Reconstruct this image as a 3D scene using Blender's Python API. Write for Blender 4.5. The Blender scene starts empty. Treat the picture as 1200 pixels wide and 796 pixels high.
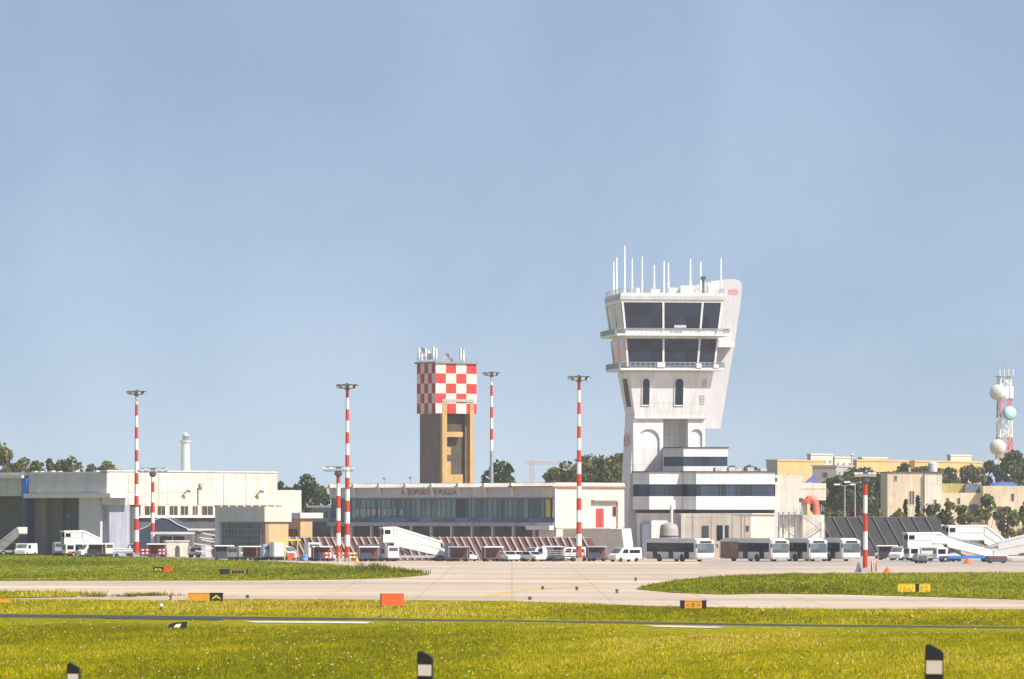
import bpy, bmesh, math, random
import numpy as np
from mathutils import Vector, Matrix

random.seed(7)
rng = np.random.default_rng(11)
R = math.radians
sin, cos, pi = math.sin, math.cos, math.pi
S = bpy.context.scene
COL = S.collection

# ------------------------------------------------------------------ camera
F = 5833.0          # focal length in photo pixels (1200 wide)
HC = 6.5            # camera height above the airfield
HOR = 604.0         # horizon row of the photograph
cam = bpy.data.cameras.new('camera')
cam.lens = F / 1200 * 36.0
cam.sensor_width = 36.0
cam.shift_y = (HOR - 398.0) / 1200.0
cam.clip_start = 0.5
cam.clip_end = 30000
cam.dof.use_dof = True
cam.dof.focus_distance = 700
cam.dof.aperture_fstop = 13
cam_ob = bpy.data.objects.new('camera', cam)
cam_ob.location = (0, 0, HC)
cam_ob.rotation_euler = (R(90), 0, 0)
COL.objects.link(cam_ob)
S.camera = cam_ob

# ------------------------------------------------------------------ light
SUN_AZ, SUN_EL = R(55), R(46)         # azimuth: to the right of straight-behind the camera
sdir = Vector((sin(SUN_AZ) * cos(SUN_EL), -cos(SUN_AZ) * cos(SUN_EL), sin(SUN_EL)))
W = bpy.data.worlds.new('World')
S.world = W
W.use_nodes = True
nt = W.node_tree
for n in list(nt.nodes):
    nt.nodes.remove(n)
sky = nt.nodes.new('ShaderNodeTexSky')
sky.sky_type = 'NISHITA'
sky.sun_disc = False
sky.sun_elevation = SUN_EL
sky.sun_rotation = math.atan2(sdir.x, sdir.y)
sky.altitude = 0
sky.air_density = 1.0
sky.dust_density = 0.8
sky.ozone_density = 4.0
bg = nt.nodes.new('ShaderNodeBackground')
bg.inputs['Strength'].default_value = 0.100
out = nt.nodes.new('ShaderNodeOutputWorld')
tcw = nt.nodes.new('ShaderNodeTexCoord')
upv = nt.nodes.new('ShaderNodeVectorMath')          # the air near the horizon was as blue as the sky above it
upv.operation = 'ADD'
upv.inputs[1].default_value = (0, 0, 0.16)
nrm = nt.nodes.new('ShaderNodeVectorMath')
nrm.operation = 'NORMALIZE'
nt.links.new(tcw.outputs['Generated'], upv.inputs[0])
nt.links.new(upv.outputs[0], nrm.inputs[0])
nt.links.new(nrm.outputs[0], sky.inputs['Vector'])
vn = nt.nodes.new('ShaderNodeTexNoise')              # thin high veil of cloud
vn.inputs['Scale'].default_value = 9.0
vn.inputs['Detail'].default_value = 5
vn.inputs['Distortion'].default_value = 0.6
nt.links.new(tcw.outputs['Generated'], vn.inputs['Vector'])
vr = nt.nodes.new('ShaderNodeMapRange')
vr.inputs[1].default_value, vr.inputs[2].default_value = 0.3, 0.7
nt.links.new(vn.outputs['Fac'], vr.inputs[0])
veil = nt.nodes.new('ShaderNodeMix')
veil.data_type = 'RGBA'
veil.inputs[6].default_value = (1.10, 0.94, 0.83, 1)
veil.inputs[7].default_value = (1.74, 1.34, 1.10, 1)
nt.links.new(vr.outputs[0], veil.inputs[0])
mulw = nt.nodes.new('ShaderNodeMix')
mulw.data_type = 'RGBA'
mulw.blend_type = 'MULTIPLY'
mulw.inputs[0].default_value = 1
nt.links.new(sky.outputs[0], mulw.inputs[6])
nt.links.new(veil.outputs[2], mulw.inputs[7])
nt.links.new(mulw.outputs[2], bg.inputs[0])
nt.links.new(bg.outputs[0], out.inputs[0])

sun = bpy.data.lights.new('sun', 'SUN')
sun.energy = 4.6
sun.angle = R(0.5)
sun.color = (1.0, 0.945, 0.85)
sun_ob = bpy.data.objects.new('sun', sun)
sun_ob.rotation_euler = sdir.to_track_quat('Z', 'Y').to_euler()
sun_ob.location = (100, 0, 200)
COL.objects.link(sun_ob)

S.view_settings.view_transform = 'Standard'
S.view_settings.look = 'None'
S.view_settings.exposure = 0.60
S.view_settings.gamma = 1.0
S.view_settings.use_curve_mapping = False
S.cycles.volume_bounces = 1
S.cycles.max_bounces = 6
S.cycles.use_denoising = True

# ------------------------------------------------------------------ materials
MATS = {}
def mat(name, col, rough=0.7, metal=0.0, var=0.12, scale=0.6, streak=0.0, spec=0.5, bump=0.0, joints=None):
    """Principled surface with blotchy colour variation and optional vertical streaks of grime"""
    if name in MATS:
        return MATS[name]
    m = bpy.data.materials.new(name)
    m.use_nodes = True
    t = m.node_tree
    b = t.nodes['Principled BSDF']
    b.inputs['Roughness'].default_value = rough
    b.inputs['Metallic'].default_value = metal
    b.inputs['Specular IOR Level'].default_value = spec
    tc = t.nodes.new('ShaderNodeTexCoord')
    src = None
    def noise(sc, stretch, detail=4):
        mp = t.nodes.new('ShaderNodeMapping')
        mp.inputs['Scale'].default_value = stretch
        t.links.new(tc.outputs['Object'], mp.inputs['Vector'])
        nz = t.nodes.new('ShaderNodeTexNoise')
        nz.inputs['Scale'].default_value = sc
        nz.inputs['Detail'].default_value = detail
        t.links.new(mp.outputs[0], nz.inputs['Vector'])
        return nz.outputs['Fac']
    def mixmul(a, fac_out, lo, hi):
        rp = t.nodes.new('ShaderNodeMapRange')
        rp.inputs[1].default_value = 0.3
        rp.inputs[2].default_value = 0.7
        rp.inputs[3].default_value = lo
        rp.inputs[4].default_value = hi
        t.links.new(fac_out, rp.inputs[0])
        mx = t.nodes.new('ShaderNodeMix')
        mx.data_type = 'RGBA'
        mx.blend_type = 'MULTIPLY'
        mx.inputs[0].default_value = 1.0
        if a is None:
            mx.inputs[6].default_value = (*col, 1)
        else:
            t.links.new(a, mx.inputs[6])
        t.links.new(rp.outputs[0], mx.inputs[7])
        return mx.outputs[2]
    if var:
        src = mixmul(src, noise(scale, (1, 1, 1)), 1 - var, 1 + var * 0.4)
    if streak:
        src = mixmul(src, noise(1.0, (2.2, 2.2, 0.12), 6), 1 - streak, 1 + streak * 0.3)
    if joints:
        sp = t.nodes.new('ShaderNodeSeparateXYZ')
        t.links.new(tc.outputs['Object'], sp.inputs[0])
        ad = t.nodes.new('ShaderNodeMath')
        ad.operation = 'ADD'
        t.links.new(sp.outputs[0], ad.inputs[0])
        t.links.new(sp.outputs[1], ad.inputs[1])
        cb_ = t.nodes.new('ShaderNodeCombineXYZ')
        t.links.new(ad.outputs[0], cb_.inputs[0])
        t.links.new(sp.outputs[2], cb_.inputs[1])
        bk = t.nodes.new('ShaderNodeTexBrick')
        bk.offset = 0
        bk.inputs['Scale'].default_value = 1
        bk.inputs['Brick Width'].default_value, bk.inputs['Row Height'].default_value = joints
        bk.inputs['Mortar Size'].default_value = 0.035
        bk.inputs['Color1'].default_value = (1, 1, 1, 1)
        bk.inputs['Color2'].default_value = (0.95, 0.945, 0.935, 1)
        bk.inputs['Mortar'].default_value = (0.72, 0.70, 0.68, 1)
        t.links.new(cb_.outputs[0], bk.inputs['Vector'])
        mj = t.nodes.new('ShaderNodeMix')
        mj.data_type = 'RGBA'
        mj.blend_type = 'MULTIPLY'
        mj.inputs[0].default_value = 1
        if src is None:
            mj.inputs[6].default_value = (*col, 1)
        else:
            t.links.new(src, mj.inputs[6])
        t.links.new(bk.outputs['Color'], mj.inputs[7])
        src = mj.outputs[2]
    if src is None:
        b.inputs['Base Color'].default_value = (*col, 1)
    else:
        t.links.new(src, b.inputs['Base Color'])
    if bump:
        bp = t.nodes.new('ShaderNodeBump')
        bp.inputs['Strength'].default_value = bump
        t.links.new(noise(scale * 4, (1, 1, 1)), bp.inputs['Height'])
        t.links.new(bp.outputs[0], b.inputs['Normal'])
    MATS[name] = m
    return m

def glass(name, col, rough=0.08, cells=(0.9, 0.9, 0.5), var=0.6, spec=0.5):
    """dark window glass: reflections and rooms behind are painted as a random tone per pane"""
    if name in MATS:
        return MATS[name]
    m = bpy.data.materials.new(name)
    m.use_nodes = True
    t = m.node_tree
    b = t.nodes['Principled BSDF']
    b.inputs['Roughness'].default_value = rough
    b.inputs['Specular IOR Level'].default_value = spec
    tc = t.nodes.new('ShaderNodeTexCoord')
    mp = t.nodes.new('ShaderNodeMapping')
    mp.inputs['Scale'].default_value = cells
    t.links.new(tc.outputs['Object'], mp.inputs['Vector'])
    fl = t.nodes.new('ShaderNodeVectorMath')
    fl.operation = 'FLOOR'
    t.links.new(mp.outputs[0], fl.inputs[0])
    wn = t.nodes.new('ShaderNodeTexWhiteNoise')
    wn.noise_dimensions = '3D'
    t.links.new(fl.outputs[0], wn.inputs['Vector'])
    mr = t.nodes.new('ShaderNodeMapRange')
    mr.inputs[3].default_value = 1 - var
    mr.inputs[4].default_value = 1 + var
    t.links.new(wn.outputs['Value'], mr.inputs[0])
    mx = t.nodes.new('ShaderNodeMix')
    mx.data_type = 'RGBA'
    mx.blend_type = 'MULTIPLY'
    mx.inputs[0].default_value = 1
    mx.inputs[6].default_value = (*col, 1)
    t.links.new(mr.outputs[0], mx.inputs[7])
    t.links.new(mx.outputs[2], b.inputs['Base Color'])  # per-pane reflection tone goes into the base colour
    MATS[name] = m
    return m

def attr_mat(name, rough=0.8, trans=0.25):
    """leaf / grass material: colour of each blade or leaf comes from its own stored colour"""
    m = bpy.data.materials.new(name)
    m.use_nodes = True
    t = m.node_tree
    b = t.nodes['Principled BSDF']
    b.inputs['Roughness'].default_value = rough
    b.inputs['Specular IOR Level'].default_value = 0.0
    a = t.nodes.new('ShaderNodeAttribute')
    a.attribute_name = 'leaf_colour'
    t.links.new(a.outputs['Color'], b.inputs['Base Color'])
    tr = t.nodes.new('ShaderNodeBsdfTranslucent')
    t.links.new(a.outputs['Color'], tr.inputs['Color'])
    mx = t.nodes.new('ShaderNodeMixShader')
    mx.inputs[0].default_value = trans
    t.links.new(b.outputs[0], mx.inputs[1])
    t.links.new(tr.outputs[0], mx.inputs[2])
    t.links.new(mx.outputs[0], t.nodes['Material Output'].inputs['Surface'])
    return m

WHITE = mat('white_paint', (0.70, 0.68, 0.65), 0.6, var=0.08, streak=0.10)
TWHITE = mat('tower_white', (0.80, 0.79, 0.775), 0.55, var=0.08, scale=0.3, streak=0.18, joints=(3.6, 2.4))
CREAM = mat('cream_render', (0.68, 0.62, 0.53), 0.8, var=0.14, scale=0.25, streak=0.2, joints=(6.0, 3.1))
GREYP = mat('grey_panel', (0.54, 0.535, 0.56), 0.6, var=0.08, streak=0.12, joints=(2.4, 3.0))
LGREY = mat('light_grey_render', (0.55, 0.55, 0.56), 0.7, var=0.1, streak=0.1)
DGREY = mat('dark_grey_recess', (0.085, 0.085, 0.095), 0.7, var=0.3, scale=0.5, streak=0.2)
BLACKP = mat('black_paint', (0.012, 0.012, 0.013), 0.5, var=0.2)
RUBBER = mat('rubber', (0.02, 0.02, 0.02), 0.85, var=0.2)
STEEL = mat('galvanised_steel', (0.42, 0.43, 0.44), 0.45, 0.6, var=0.15)
DSTEEL = mat('dark_steel', (0.09, 0.09, 0.10), 0.5, 0.3, var=0.2)
BLUE = mat('blue_cladding', (0.02, 0.10, 0.42), 0.5, var=0.15)
BLUEV = mat('vehicle_blue', (0.02, 0.16, 0.55), 0.4, var=0.1)
RED = mat('red_paint', (0.56, 0.034, 0.006), 0.5, var=0.15, streak=0.15)
MWHITE = mat('mast_white', (0.82, 0.80, 0.76), 0.5, var=0.08, streak=0.1)
MAROON = mat('maroon_paint', (0.20, 0.06, 0.05), 0.7, var=0.25, streak=0.25)
PINKW = mat('weathered_pinkish_white', (0.46, 0.36, 0.33), 0.7, var=0.25, streak=0.3)
TAN = mat('tan_render', (0.52, 0.36, 0.19), 0.85, var=0.12, streak=0.1)
OCHRE = mat('ochre_concrete', (0.46, 0.30, 0.12), 0.8, var=0.15, streak=0.2)
BROWNC = mat('brown_grey_concrete', (0.19, 0.145, 0.11), 0.85, var=0.15, streak=0.2)
SAND = mat('sandstone_render', (0.66, 0.55, 0.38), 0.85, var=0.18, scale=0.4, streak=0.22)
ORANGEB = mat('orange_render', (0.62, 0.40, 0.16), 0.85, var=0.12, scale=0.2, streak=0.1)
LILAC = mat('lilac_render_and_shade', (0.42, 0.36, 0.36), 0.85, var=0.12)
ROOFDARK = mat('dark_roof_edge', (0.10, 0.07, 0.06), 0.8, var=0.2)
ROOFRED = mat('orange_red_roof_edge', (0.55, 0.16, 0.06), 0.7, var=0.2)
VWHITE = mat('vehicle_white', (0.70, 0.69, 0.67), 0.3, var=0.06, streak=0.05)
VGREY = mat('vehicle_grey', (0.30, 0.32, 0.34), 0.4, var=0.1)
VRED = mat('vehicle_orange_red', (0.65, 0.12, 0.03), 0.45, var=0.1)
YELLOW = mat('yellow_sign_paint', (0.82, 0.62, 0.02), 0.5, var=0.08)
AMBER = mat('amber_sign_paint', (0.72, 0.32, 0.02), 0.5, var=0.15, scale=3)
DYELLOW = mat('dull_yellow_sign_paint', (0.32, 0.22, 0.02), 0.5, var=0.2, scale=3)
ORANGE = mat('orange_sign_paint', (0.85, 0.10, 0.012), 0.5, var=0.08, scale=2)
LAMPW = mat('lamp_lens', (0.85, 0.85, 0.82), 0.2, var=0.05)
RADOME = mat('radome_white', (0.72, 0.70, 0.68), 0.5, var=0.06)
RADOMEB = mat('radome_pale_blue', (0.36, 0.58, 0.72), 0.5, var=0.06)
PIPE = mat('salmon_duct', (0.70, 0.17, 0.12), 0.45, var=0.1)
NAVYCLOTH = mat('navy_canvas', (0.045, 0.06, 0.10), 0.8, var=0.2)
BLUEROOF = mat('blue_roof_sheet', (0.10, 0.13, 0.42), 0.5, var=0.1)
BARK = mat('bark', (0.11, 0.08, 0.055), 0.9, var=0.3, scale=3)
BROWNT = mat('mottled_brown_panel', (0.22, 0.12, 0.06), 0.5, var=0.6, scale=1.6)
LETTER = mat('plum_letter', (0.28, 0.10, 0.14), 0.6, var=0.1)
LOGO = mat('red_logo', (0.75, 0.20, 0.20), 0.6, var=0.05)
GL_DARK = glass('cab_glass', (0.016, 0.024, 0.046), 0.12, (0.55, 0.55, 0.4), 0.35)
GL_BAND = glass('ribbon_glass', (0.022, 0.032, 0.055), 0.08, (0.75, 0.75, 0.01), 0.9)
GL_TERM = glass('terminal_glass', (0.11, 0.17, 0.20), 0.10, (1.1, 1.1, 0.01), 0.55)
GL_BLUE = glass('blue_spandrel', (0.10, 0.14, 0.24), 0.2, (0.4, 0.4, 0.01), 0.35)
GL_HALL = glass('hall_glass', (0.06, 0.07, 0.09), 0.15, (1.2, 1.2, 0.9), 0.45)
GL_YEL = glass('yellow_lit_glass', (0.55, 0.50, 0.02), 0.15, (1.3, 1.3, 0.01), 0.5)
GL_VEH = glass('vehicle_glass', (0.010, 0.014, 0.030), 0.15, (0.8, 0.8, 0.01), 0.5, 0.25)
GL_SCREEN = glass('windscreen_glass', (0.10, 0.13, 0.15), 0.06, (0.6, 0.6, 0.6), 0.4)
GL_TAN = glass('bronze_glass', (0.30, 0.20, 0.11), 0.2, (0.5, 0.5, 0.4), 0.25)
LEAF = attr_mat('leaf')
GRASSM = attr_mat('grass_blade', 0.75, 0.3)

# ------------------------------------------------------------------ mesh builder
class MB:
    def __init__(s):
        s.v, s.f, s.m = [], [], []
    def add(s, vs, fs, mi=0):
        o = len(s.v)
        s.v += [tuple(p) for p in vs]
        for f in fs:
            s.f.append(tuple(i + o for i in f))
            s.m.append(mi)
        return s
    def box(s, x0, x1, y0, y1, z0, z1, mi=0):
        return s.hexa([(x0, y0), (x1, y0), (x1, y1), (x0, y1)], z0, [(x0, y0), (x1, y0), (x1, y1), (x0, y1)], z1, mi)
    def hexa(s, bot, z0, top, z1, mi=0):
        n = len(bot)
        vs = [(*p, z0) for p in bot] + [(*p, z1) for p in top]
        fs = [tuple(range(n))[::-1], tuple(range(n, 2 * n))]
        fs += [(i, (i + 1) % n, n + (i + 1) % n, n + i) for i in range(n)]
        return s.add(vs, fs, mi)
    def prism(s, poly, axis, a, b, mi=0):
        def P(p, t):
            return {'x': (t, p[0], p[1]), 'y': (p[0], t, p[1]), 'z': (p[0], p[1], t)}[axis]
        n = len(poly)
        vs = [P(p, a) for p in poly] + [P(p, b) for p in poly]
        fs = [tuple(range(n))[::-1], tuple(range(n, 2 * n))]
        fs += [(i, (i + 1) % n, n + (i + 1) % n, n + i) for i in range(n)]
        return s.add(vs, fs, mi)
    def tube(s, p0, p1, r0, r1=None, n=8, mi=0):
        p0, p1 = Vector(p0), Vector(p1)
        r1 = r0 if r1 is None else r1
        d = (p1 - p0).normalized()
        u = d.orthogonal().normalized()
        w = d.cross(u)
        vs = []
        for p, r in ((p0, r0), (p1, r1)):
            for i in range(n):
                a = 2 * pi * i / n
                vs.append(p + r * (cos(a) * u + sin(a) * w))
        fs = [tuple(range(n))[::-1], tuple(range(n, 2 * n))]
        fs += [(i, (i + 1) % n, n + (i + 1) % n, n + i) for i in range(n)]
        return s.add(vs, fs, mi)
    def path(s, pts, r, n=8, mi=0):
        for a, b in zip(pts[:-1], pts[1:]):
            s.tube(a, b, r, r, n, mi)
        return s
    def lathe(s, prof, n=16, mi=0, c=(0, 0), axis=None):
        vs, fs = [], []
        for r, z in prof:
            for i in range(n):
                a = 2 * pi * i / n
                vs.append((c[0] + r * cos(a), c[1] + r * sin(a), z))
        k = len(prof)
        for j in range(k - 1):
            for i in range(n):
                fs.append((j * n + i, j * n + (i + 1) % n, (j + 1) * n + (i + 1) % n, (j + 1) * n + i))
        fs.append(tuple(range(n))[::-1])
        fs.append(tuple(range((k - 1) * n, k * n)))
        if axis is not None:           # re-aim the z axis
            q = Vector((0, 0, 1)).rotation_difference(Vector(axis[0]))
            vs = [q @ Vector(v) + Vector(axis[1]) for v in vs]
        return s.add(vs, fs, mi)
    def bar(s, p0, p1, w, h=None, mi=0, up=(0, 0, 1)):
        p0, p1 = Vector(p0), Vector(p1)
        h = w if h is None else h
        d = (p1 - p0).normalized()
        upv = Vector(up)
        if abs(d.dot(upv)) > 0.98:
            upv = Vector((0, 1, 0))
        a = d.cross(upv).normalized()
        b = a.cross(d).normalized()
        vs = []
        for p in (p0, p1):
            for sx, sy in ((-1, -1), (1, -1), (1, 1), (-1, 1)):
                vs.append(p + a * (sx * w / 2) + b * (sy * h / 2))
        fs = [(3, 2, 1, 0), (4, 5, 6, 7), (0, 1, 5, 4), (1, 2, 6, 5), (2, 3, 7, 6), (3, 0, 4, 7)]
        return s.add(vs, fs, mi)
    def build(s, name, mats, parent=None, bevel=0.0, smooth=False):
        me = bpy.data.meshes.new(name)
        me.from_pydata(s.v, [], s.f)
        if not isinstance(mats, (list, tuple)):
            mats = [mats]
        for m in mats:
            me.materials.append(m)
        me.polygons.foreach_set('material_index', s.m)
        bm = bmesh.new()
        bm.from_mesh(me)
        bmesh.ops.recalc_face_normals(bm, faces=bm.faces[:])
        if bevel:
            bmesh.ops.bevel(bm, geom=bm.edges[:], offset=bevel, segments=2, affect='EDGES', clamp_overlap=True)
        bm.to_mesh(me)
        bm.free()
        if smooth:
            me.polygons.foreach_set('use_smooth', [True] * len(me.polygons))
        o = bpy.data.objects.new(name, me)
        COL.objects.link(o)
        if parent is not None:
            o.parent = parent
        return o

def B(x0, x1, y0, y1, z0, z1):
    return MB().box(x0, x1, y0, y1, z0, z1)

def tag(o, label, cat, group=None, kind=None):
    o['label'] = label
    o['category'] = cat
    if group:
        o['group'] = group
    if kind:
        o['kind'] = kind
    return o

def thing(name, label, cat, loc=(0, 0, 0), rz=0.0, group=None):
    o = bpy.data.objects.new(name, None)
    o.empty_display_size = 0.5
    COL.objects.link(o)
    o.location = loc
    o.rotation_euler = (0, 0, rz)
    return tag(o, label, cat, group)

def kids(o):
    return [c for c in COL.objects if c.parent == o]

def copy_tree(o, parent=None):
    c = o.copy()
    COL.objects.link(c)
    if parent is not None:
        c.parent = parent
    for ch in kids(o):
        copy_tree(ch, c)
    return c

def again(src, loc, rz, label, group=None):
    c = copy_tree(src)
    c.location = loc
    c.rotation_euler = (0, 0, rz)
    c['label'] = label
    if group:
        c['group'] = group
    return c

def struct(name, mb, m, label=None):
    o = mb.build(name, m)
    o['kind'] = 'structure'
    if label:
        o['label'] = label
    return o

def lettering(txt, m, parent, x0, x1, y, z0, z1, name='lettering', rz=None, face='front'):
    """flat letters standing on a local front face (face = 'front': along +x; 'end': along +y)"""
    cu = bpy.data.curves.new('letters', 'FONT')
    cu.body = txt
    cu.size = 1.0
    cu.extrude = 0.02
    to = bpy.data.objects.new('letters', cu)
    COL.objects.link(to)
    me = bpy.data.meshes.new_from_object(to)
    bpy.data.objects.remove(to)
    co = np.empty(len(me.vertices) * 3)
    me.vertices.foreach_get('co', co)
    co = co.reshape(-1, 3)
    lo, hi = co.min(0), co.max(0)
    u = (co[:, 0] - lo[0]) / (hi[0] - lo[0])
    v = (co[:, 1] - lo[1]) / (hi[1] - lo[1])
    d = co[:, 2]
    if face == 'front':
        nc = np.stack([x0 + u * (x1 - x0), y - d, z0 + v * (z1 - z0)], 1)
    else:
        nc = np.stack([y + d, x0 + u * (x1 - x0), z0 + v * (z1 - z0)], 1)
    me.vertices.foreach_set('co', nc.ravel())
    me.materials.clear()
    me.materials.append(m)
    o = bpy.data.objects.new(name, me)
    COL.objects.link(o)
    o.parent = parent
    return o

# ------------------------------------------------------------------ photo-pixel measuring
def gx(px, Y):
    return (px - 600.0) * Y / F
def gz(py, Y):
    return HC - (py - HOR) * Y / F
def gY(py):
    return HC * F / (py - HOR)
def gp(px, py):
    Y = gY(py)
    return (gx(px, Y), Y)

class Site:
    """a building's own axes: +x along its front (to the right), +y inward; b = how far the front is turned to the left"""
    def __init__(s, px, Y, b):
        s.b, s.Y = R(b), Y
        s.x0 = gx(px, Y)
        s.ux = (cos(s.b), -sin(s.b))
        s.uy = (sin(s.b), cos(s.b))
        s.loc = (s.x0, Y, 0)
        s.rz = -s.b
    def w(s, x, y):
        return (s.x0 + x * s.ux[0] + y * s.uy[0], s.Y + x * s.ux[1] + y * s.uy[1])
    def fx(s, px, y=0.0):
        k = (px - 600.0) / F
        p = s.w(0, y)
        return (k * p[1] - p[0]) / (s.ux[0] - k * s.ux[1])
    def ey(s, px, x=0.0):
        k = (px - 600.0) / F
        p = s.w(x, 0)
        return (k * p[1] - p[0]) / (s.uy[0] - k * s.uy[1])
    def z(s, py, x=0.0, y=0.0):
        return gz(py, s.w(x, y)[1])

def window(parent, x0, x1, y, z0, z1, glassm=GL_BAND, framem=WHITE, t=0.08, face='front', mull=0, name='window'):
    """a framed window set proud of a wall: frame with the pane as its child"""
    fb, pb = MB(), MB()
    def bx(mb, a, b, c, d, o0, o1):
        if face == 'front':
            mb.box(a, b, y - o1, y - o0, c, d)
        else:
            mb.box(y + o0, y + o1, a, b, c, d)
    bx(fb, x0, x0 + t, z0, z1, -0.05, 0.07)
    bx(fb, x1 - t, x1, z0, z1, -0.05, 0.07)
    bx(fb, x0 + t, x1 - t, z1 - t, z1, -0.05, 0.07)
    bx(fb, x0 + t, x1 - t, z0, z0 + t, -0.05, 0.07)
    for i in range(mull):
        xm = x0 + (x1 - x0) * (i + 1) / (mull + 1)
        bx(fb, xm - t * 0.4, xm + t * 0.4, z0 + t, z1 - t, 0.0, 0.06)
    bx(pb, x0 + t, x1 - t, z0 + t, z1 - t, -0.04, 0.02)
    fr = fb.build(name, framem, parent)
    pb.build('pane', glassm, fr)
    return fr

# ================================================================== GROUND
ROADA, ROADB = (2.55, 30.0), (-4.0, 46.0)
_rd = Vector((ROADB[0] - ROADA[0], ROADB[1] - ROADA[1])).normalized()
def terrain(x, y):
    """level airfield; the road the camera stands by runs on a low bank"""
    px, py = x - ROADA[0], y - ROADA[1]
    along = px * _rd.x + py * _rd.y
    across = px * (-_rd.y) + py * _rd.x          # to the left of the line's run = camera side
    across = -across                             # > 0 beyond the line
    zc = max(4.05, min(4.95, 4.73 - 0.0345 * along))
    return max(0.0, zc - max(0.0, across - 0.8) * 0.17)

def ground_material():
    m = bpy.data.materials.new('meadow_soil')
    m.use_nodes = True
    t = m.node_tree
    b = t.nodes['Principled BSDF']
    b.inputs['Roughness'].default_value = 0.95
    b.inputs['Specular IOR Level'].default_value = 0.0
    tc = t.nodes.new('ShaderNodeTexCoord')
    def nz(sc, stretch, det=5):
        mp = t.nodes.new('ShaderNodeMapping')
        mp.inputs['Scale'].default_value = stretch
        t.links.new(tc.outputs['Object'], mp.inputs['Vector'])
        n = t.nodes.new('ShaderNodeTexNoise')
        n.inputs['Scale'].default_value = sc
        n.inputs['Detail'].default_value = det
        t.links.new(mp.outputs[0], n.inputs['Vector'])
        return n.outputs['Fac']
    def ramp(fac, stops):
        r = t.nodes.new('ShaderNodeValToRGB')
        t.links.new(fac, r.inputs[0])
        while len(r.color_ramp.elements) < len(stops):
            r.color_ramp.elements.new(0.5)
        for e, (p, c) in zip(r.color_ramp.elements, stops):
            e.position = p
            e.color = (*c, 1)
        return r.outputs[0]
    a = ramp(nz(0.09, (1, 0.45, 1)), [(0.30, (0.17, 0.18, 0.008)), (0.5, (0.23, 0.22, 0.010)), (0.70, (0.29, 0.24, 0.018))])
    c = ramp(nz(1.6, (1, 0.5, 1), 6), [(0.3, (0.5, 0.55, 0.45)), (0.55, (1, 1, 1)), (0.75, (1.35, 1.3, 1.2))])
    mx = t.nodes.new('ShaderNodeMix')
    mx.data_type = 'RGBA'
    mx.blend_type = 'MULTIPLY'
    mx.inputs[0].default_value = 1
    t.links.new(a, mx.inputs[6])
    t.links.new(c, mx.inputs[7])
    t.links.new(mx.outputs[2], b.inputs['Base Color'])
    return m
SOIL = ground_material()

ys = sorted(set([-400, -150, -60] + list(range(-30, 130, 3)) + [140, 170, 200, 260, 330, 420, 600, 900, 1500, 2500, 4000, 5400]))
xs = sorted(set([-2600, -1200, -600, -300, -150, -90] + list(range(-60, 61, 3)) + [90, 150, 300, 600, 1200, 2600]))
g = MB()
vs = [(x, y, terrain(x, y)) for y in ys for x in xs]
nx = len(xs)
fs = [(j * nx + i, j * nx + i + 1, (j + 1) * nx + i + 1, (j + 1) * nx + i) for j in range(len(ys) - 1) for i in range(nx - 1)]
g.add(vs, fs)
struct('ground', g, SOIL, 'level grass airfield')

def concrete_material():
    m = bpy.data.materials.new('apron_concrete')
    m.use_nodes = True
    t = m.node_tree
    b = t.nodes['Principled BSDF']
    b.inputs['Roughness'].default_value = 0.9
    b.inputs['Specular IOR Level'].default_value = 0.2
    tc = t.nodes.new('ShaderNodeTexCoord')
    def nz(sc, stretch, det=5):
        mp = t.nodes.new('ShaderNodeMapping')
        mp.inputs['Scale'].default_value = stretch
        t.links.new(tc.outputs['Object'], mp.inputs['Vector'])
        n = t.nodes.new('ShaderNodeTexNoise')
        n.inputs['Scale'].default_value = sc
        n.inputs['Detail'].default_value = det
        t.links.new(mp.outputs[0], n.inputs['Vector'])
        return n.outputs['Fac']
    r = t.nodes.new('ShaderNodeValToRGB')
    t.links.new(nz(0.05, (0.35, 1.0, 1)), r.inputs[0])
    el = r.color_ramp.elements
    el[0].position, el[0].color = 0.36, (0.44, 0.36, 0.28, 1)
    el[1].position, el[1].color = 0.66, (0.62, 0.53, 0.41, 1)
    e = el.new(0.5)
    e.color = (0.49, 0.40, 0.31, 1)
    # slab joints
    br = t.nodes.new('ShaderNodeTexBrick')
    br.offset = 0
    br.inputs['Scale'].default_value = 1.0
    br.inputs['Brick Width'].default_value = 7.5
    br.inputs['Row Height'].default_value = 7.5
    br.inputs['Mortar Size'].default_value = 0.12
    br.inputs['Color1'].default_value = (1, 1, 1, 1)
    br.inputs['Color2'].default_value = (0.95, 0.94, 0.93, 1)
    br.inputs['Mortar'].default_value = (0.86, 0.83, 0.80, 1)
    t.links.new(tc.outputs['Object'], br.inputs['Vector'])
    mx = t.nodes.new('ShaderNodeMix')
    mx.data_type = 'RGBA'
    mx.blend_type = 'MULTIPLY'
    mx.inputs[0].default_value = 1
    t.links.new(r.outputs[0], mx.inputs[6])
    t.links.new(br.outputs['Color'], mx.inputs[7])
    r2 = t.nodes.new('ShaderNodeValToRGB')
    t.links.new(nz(0.9, (0.03, 0.30, 1), 6), r2.inputs[0])
    r2.color_ramp.elements[0].position, r2.color_ramp.elements[0].color = 0.34, (0.80, 0.77, 0.75, 1)
    r2.color_ramp.elements[1].position, r2.color_ramp.elements[1].color = 0.58, (1, 1, 1, 1)
    m2 = t.nodes.new('ShaderNodeMix')
    m2.data_type = 'RGBA'
    m2.blend_type = 'MULTIPLY'
    m2.inputs[0].default_value = 1
    t.links.new(mx.outputs[2], m2.inputs[6])
    t.links.new(r2.outputs[0], m2.inputs[7])
    t.links.new(m2.outputs[2], b.inputs['Base Color'])
    return m
CONC = concrete_material()
ASPH = mat('asphalt', (0.034, 0.032, 0.040), 0.9, var=0.3, scale=0.4)
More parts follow.
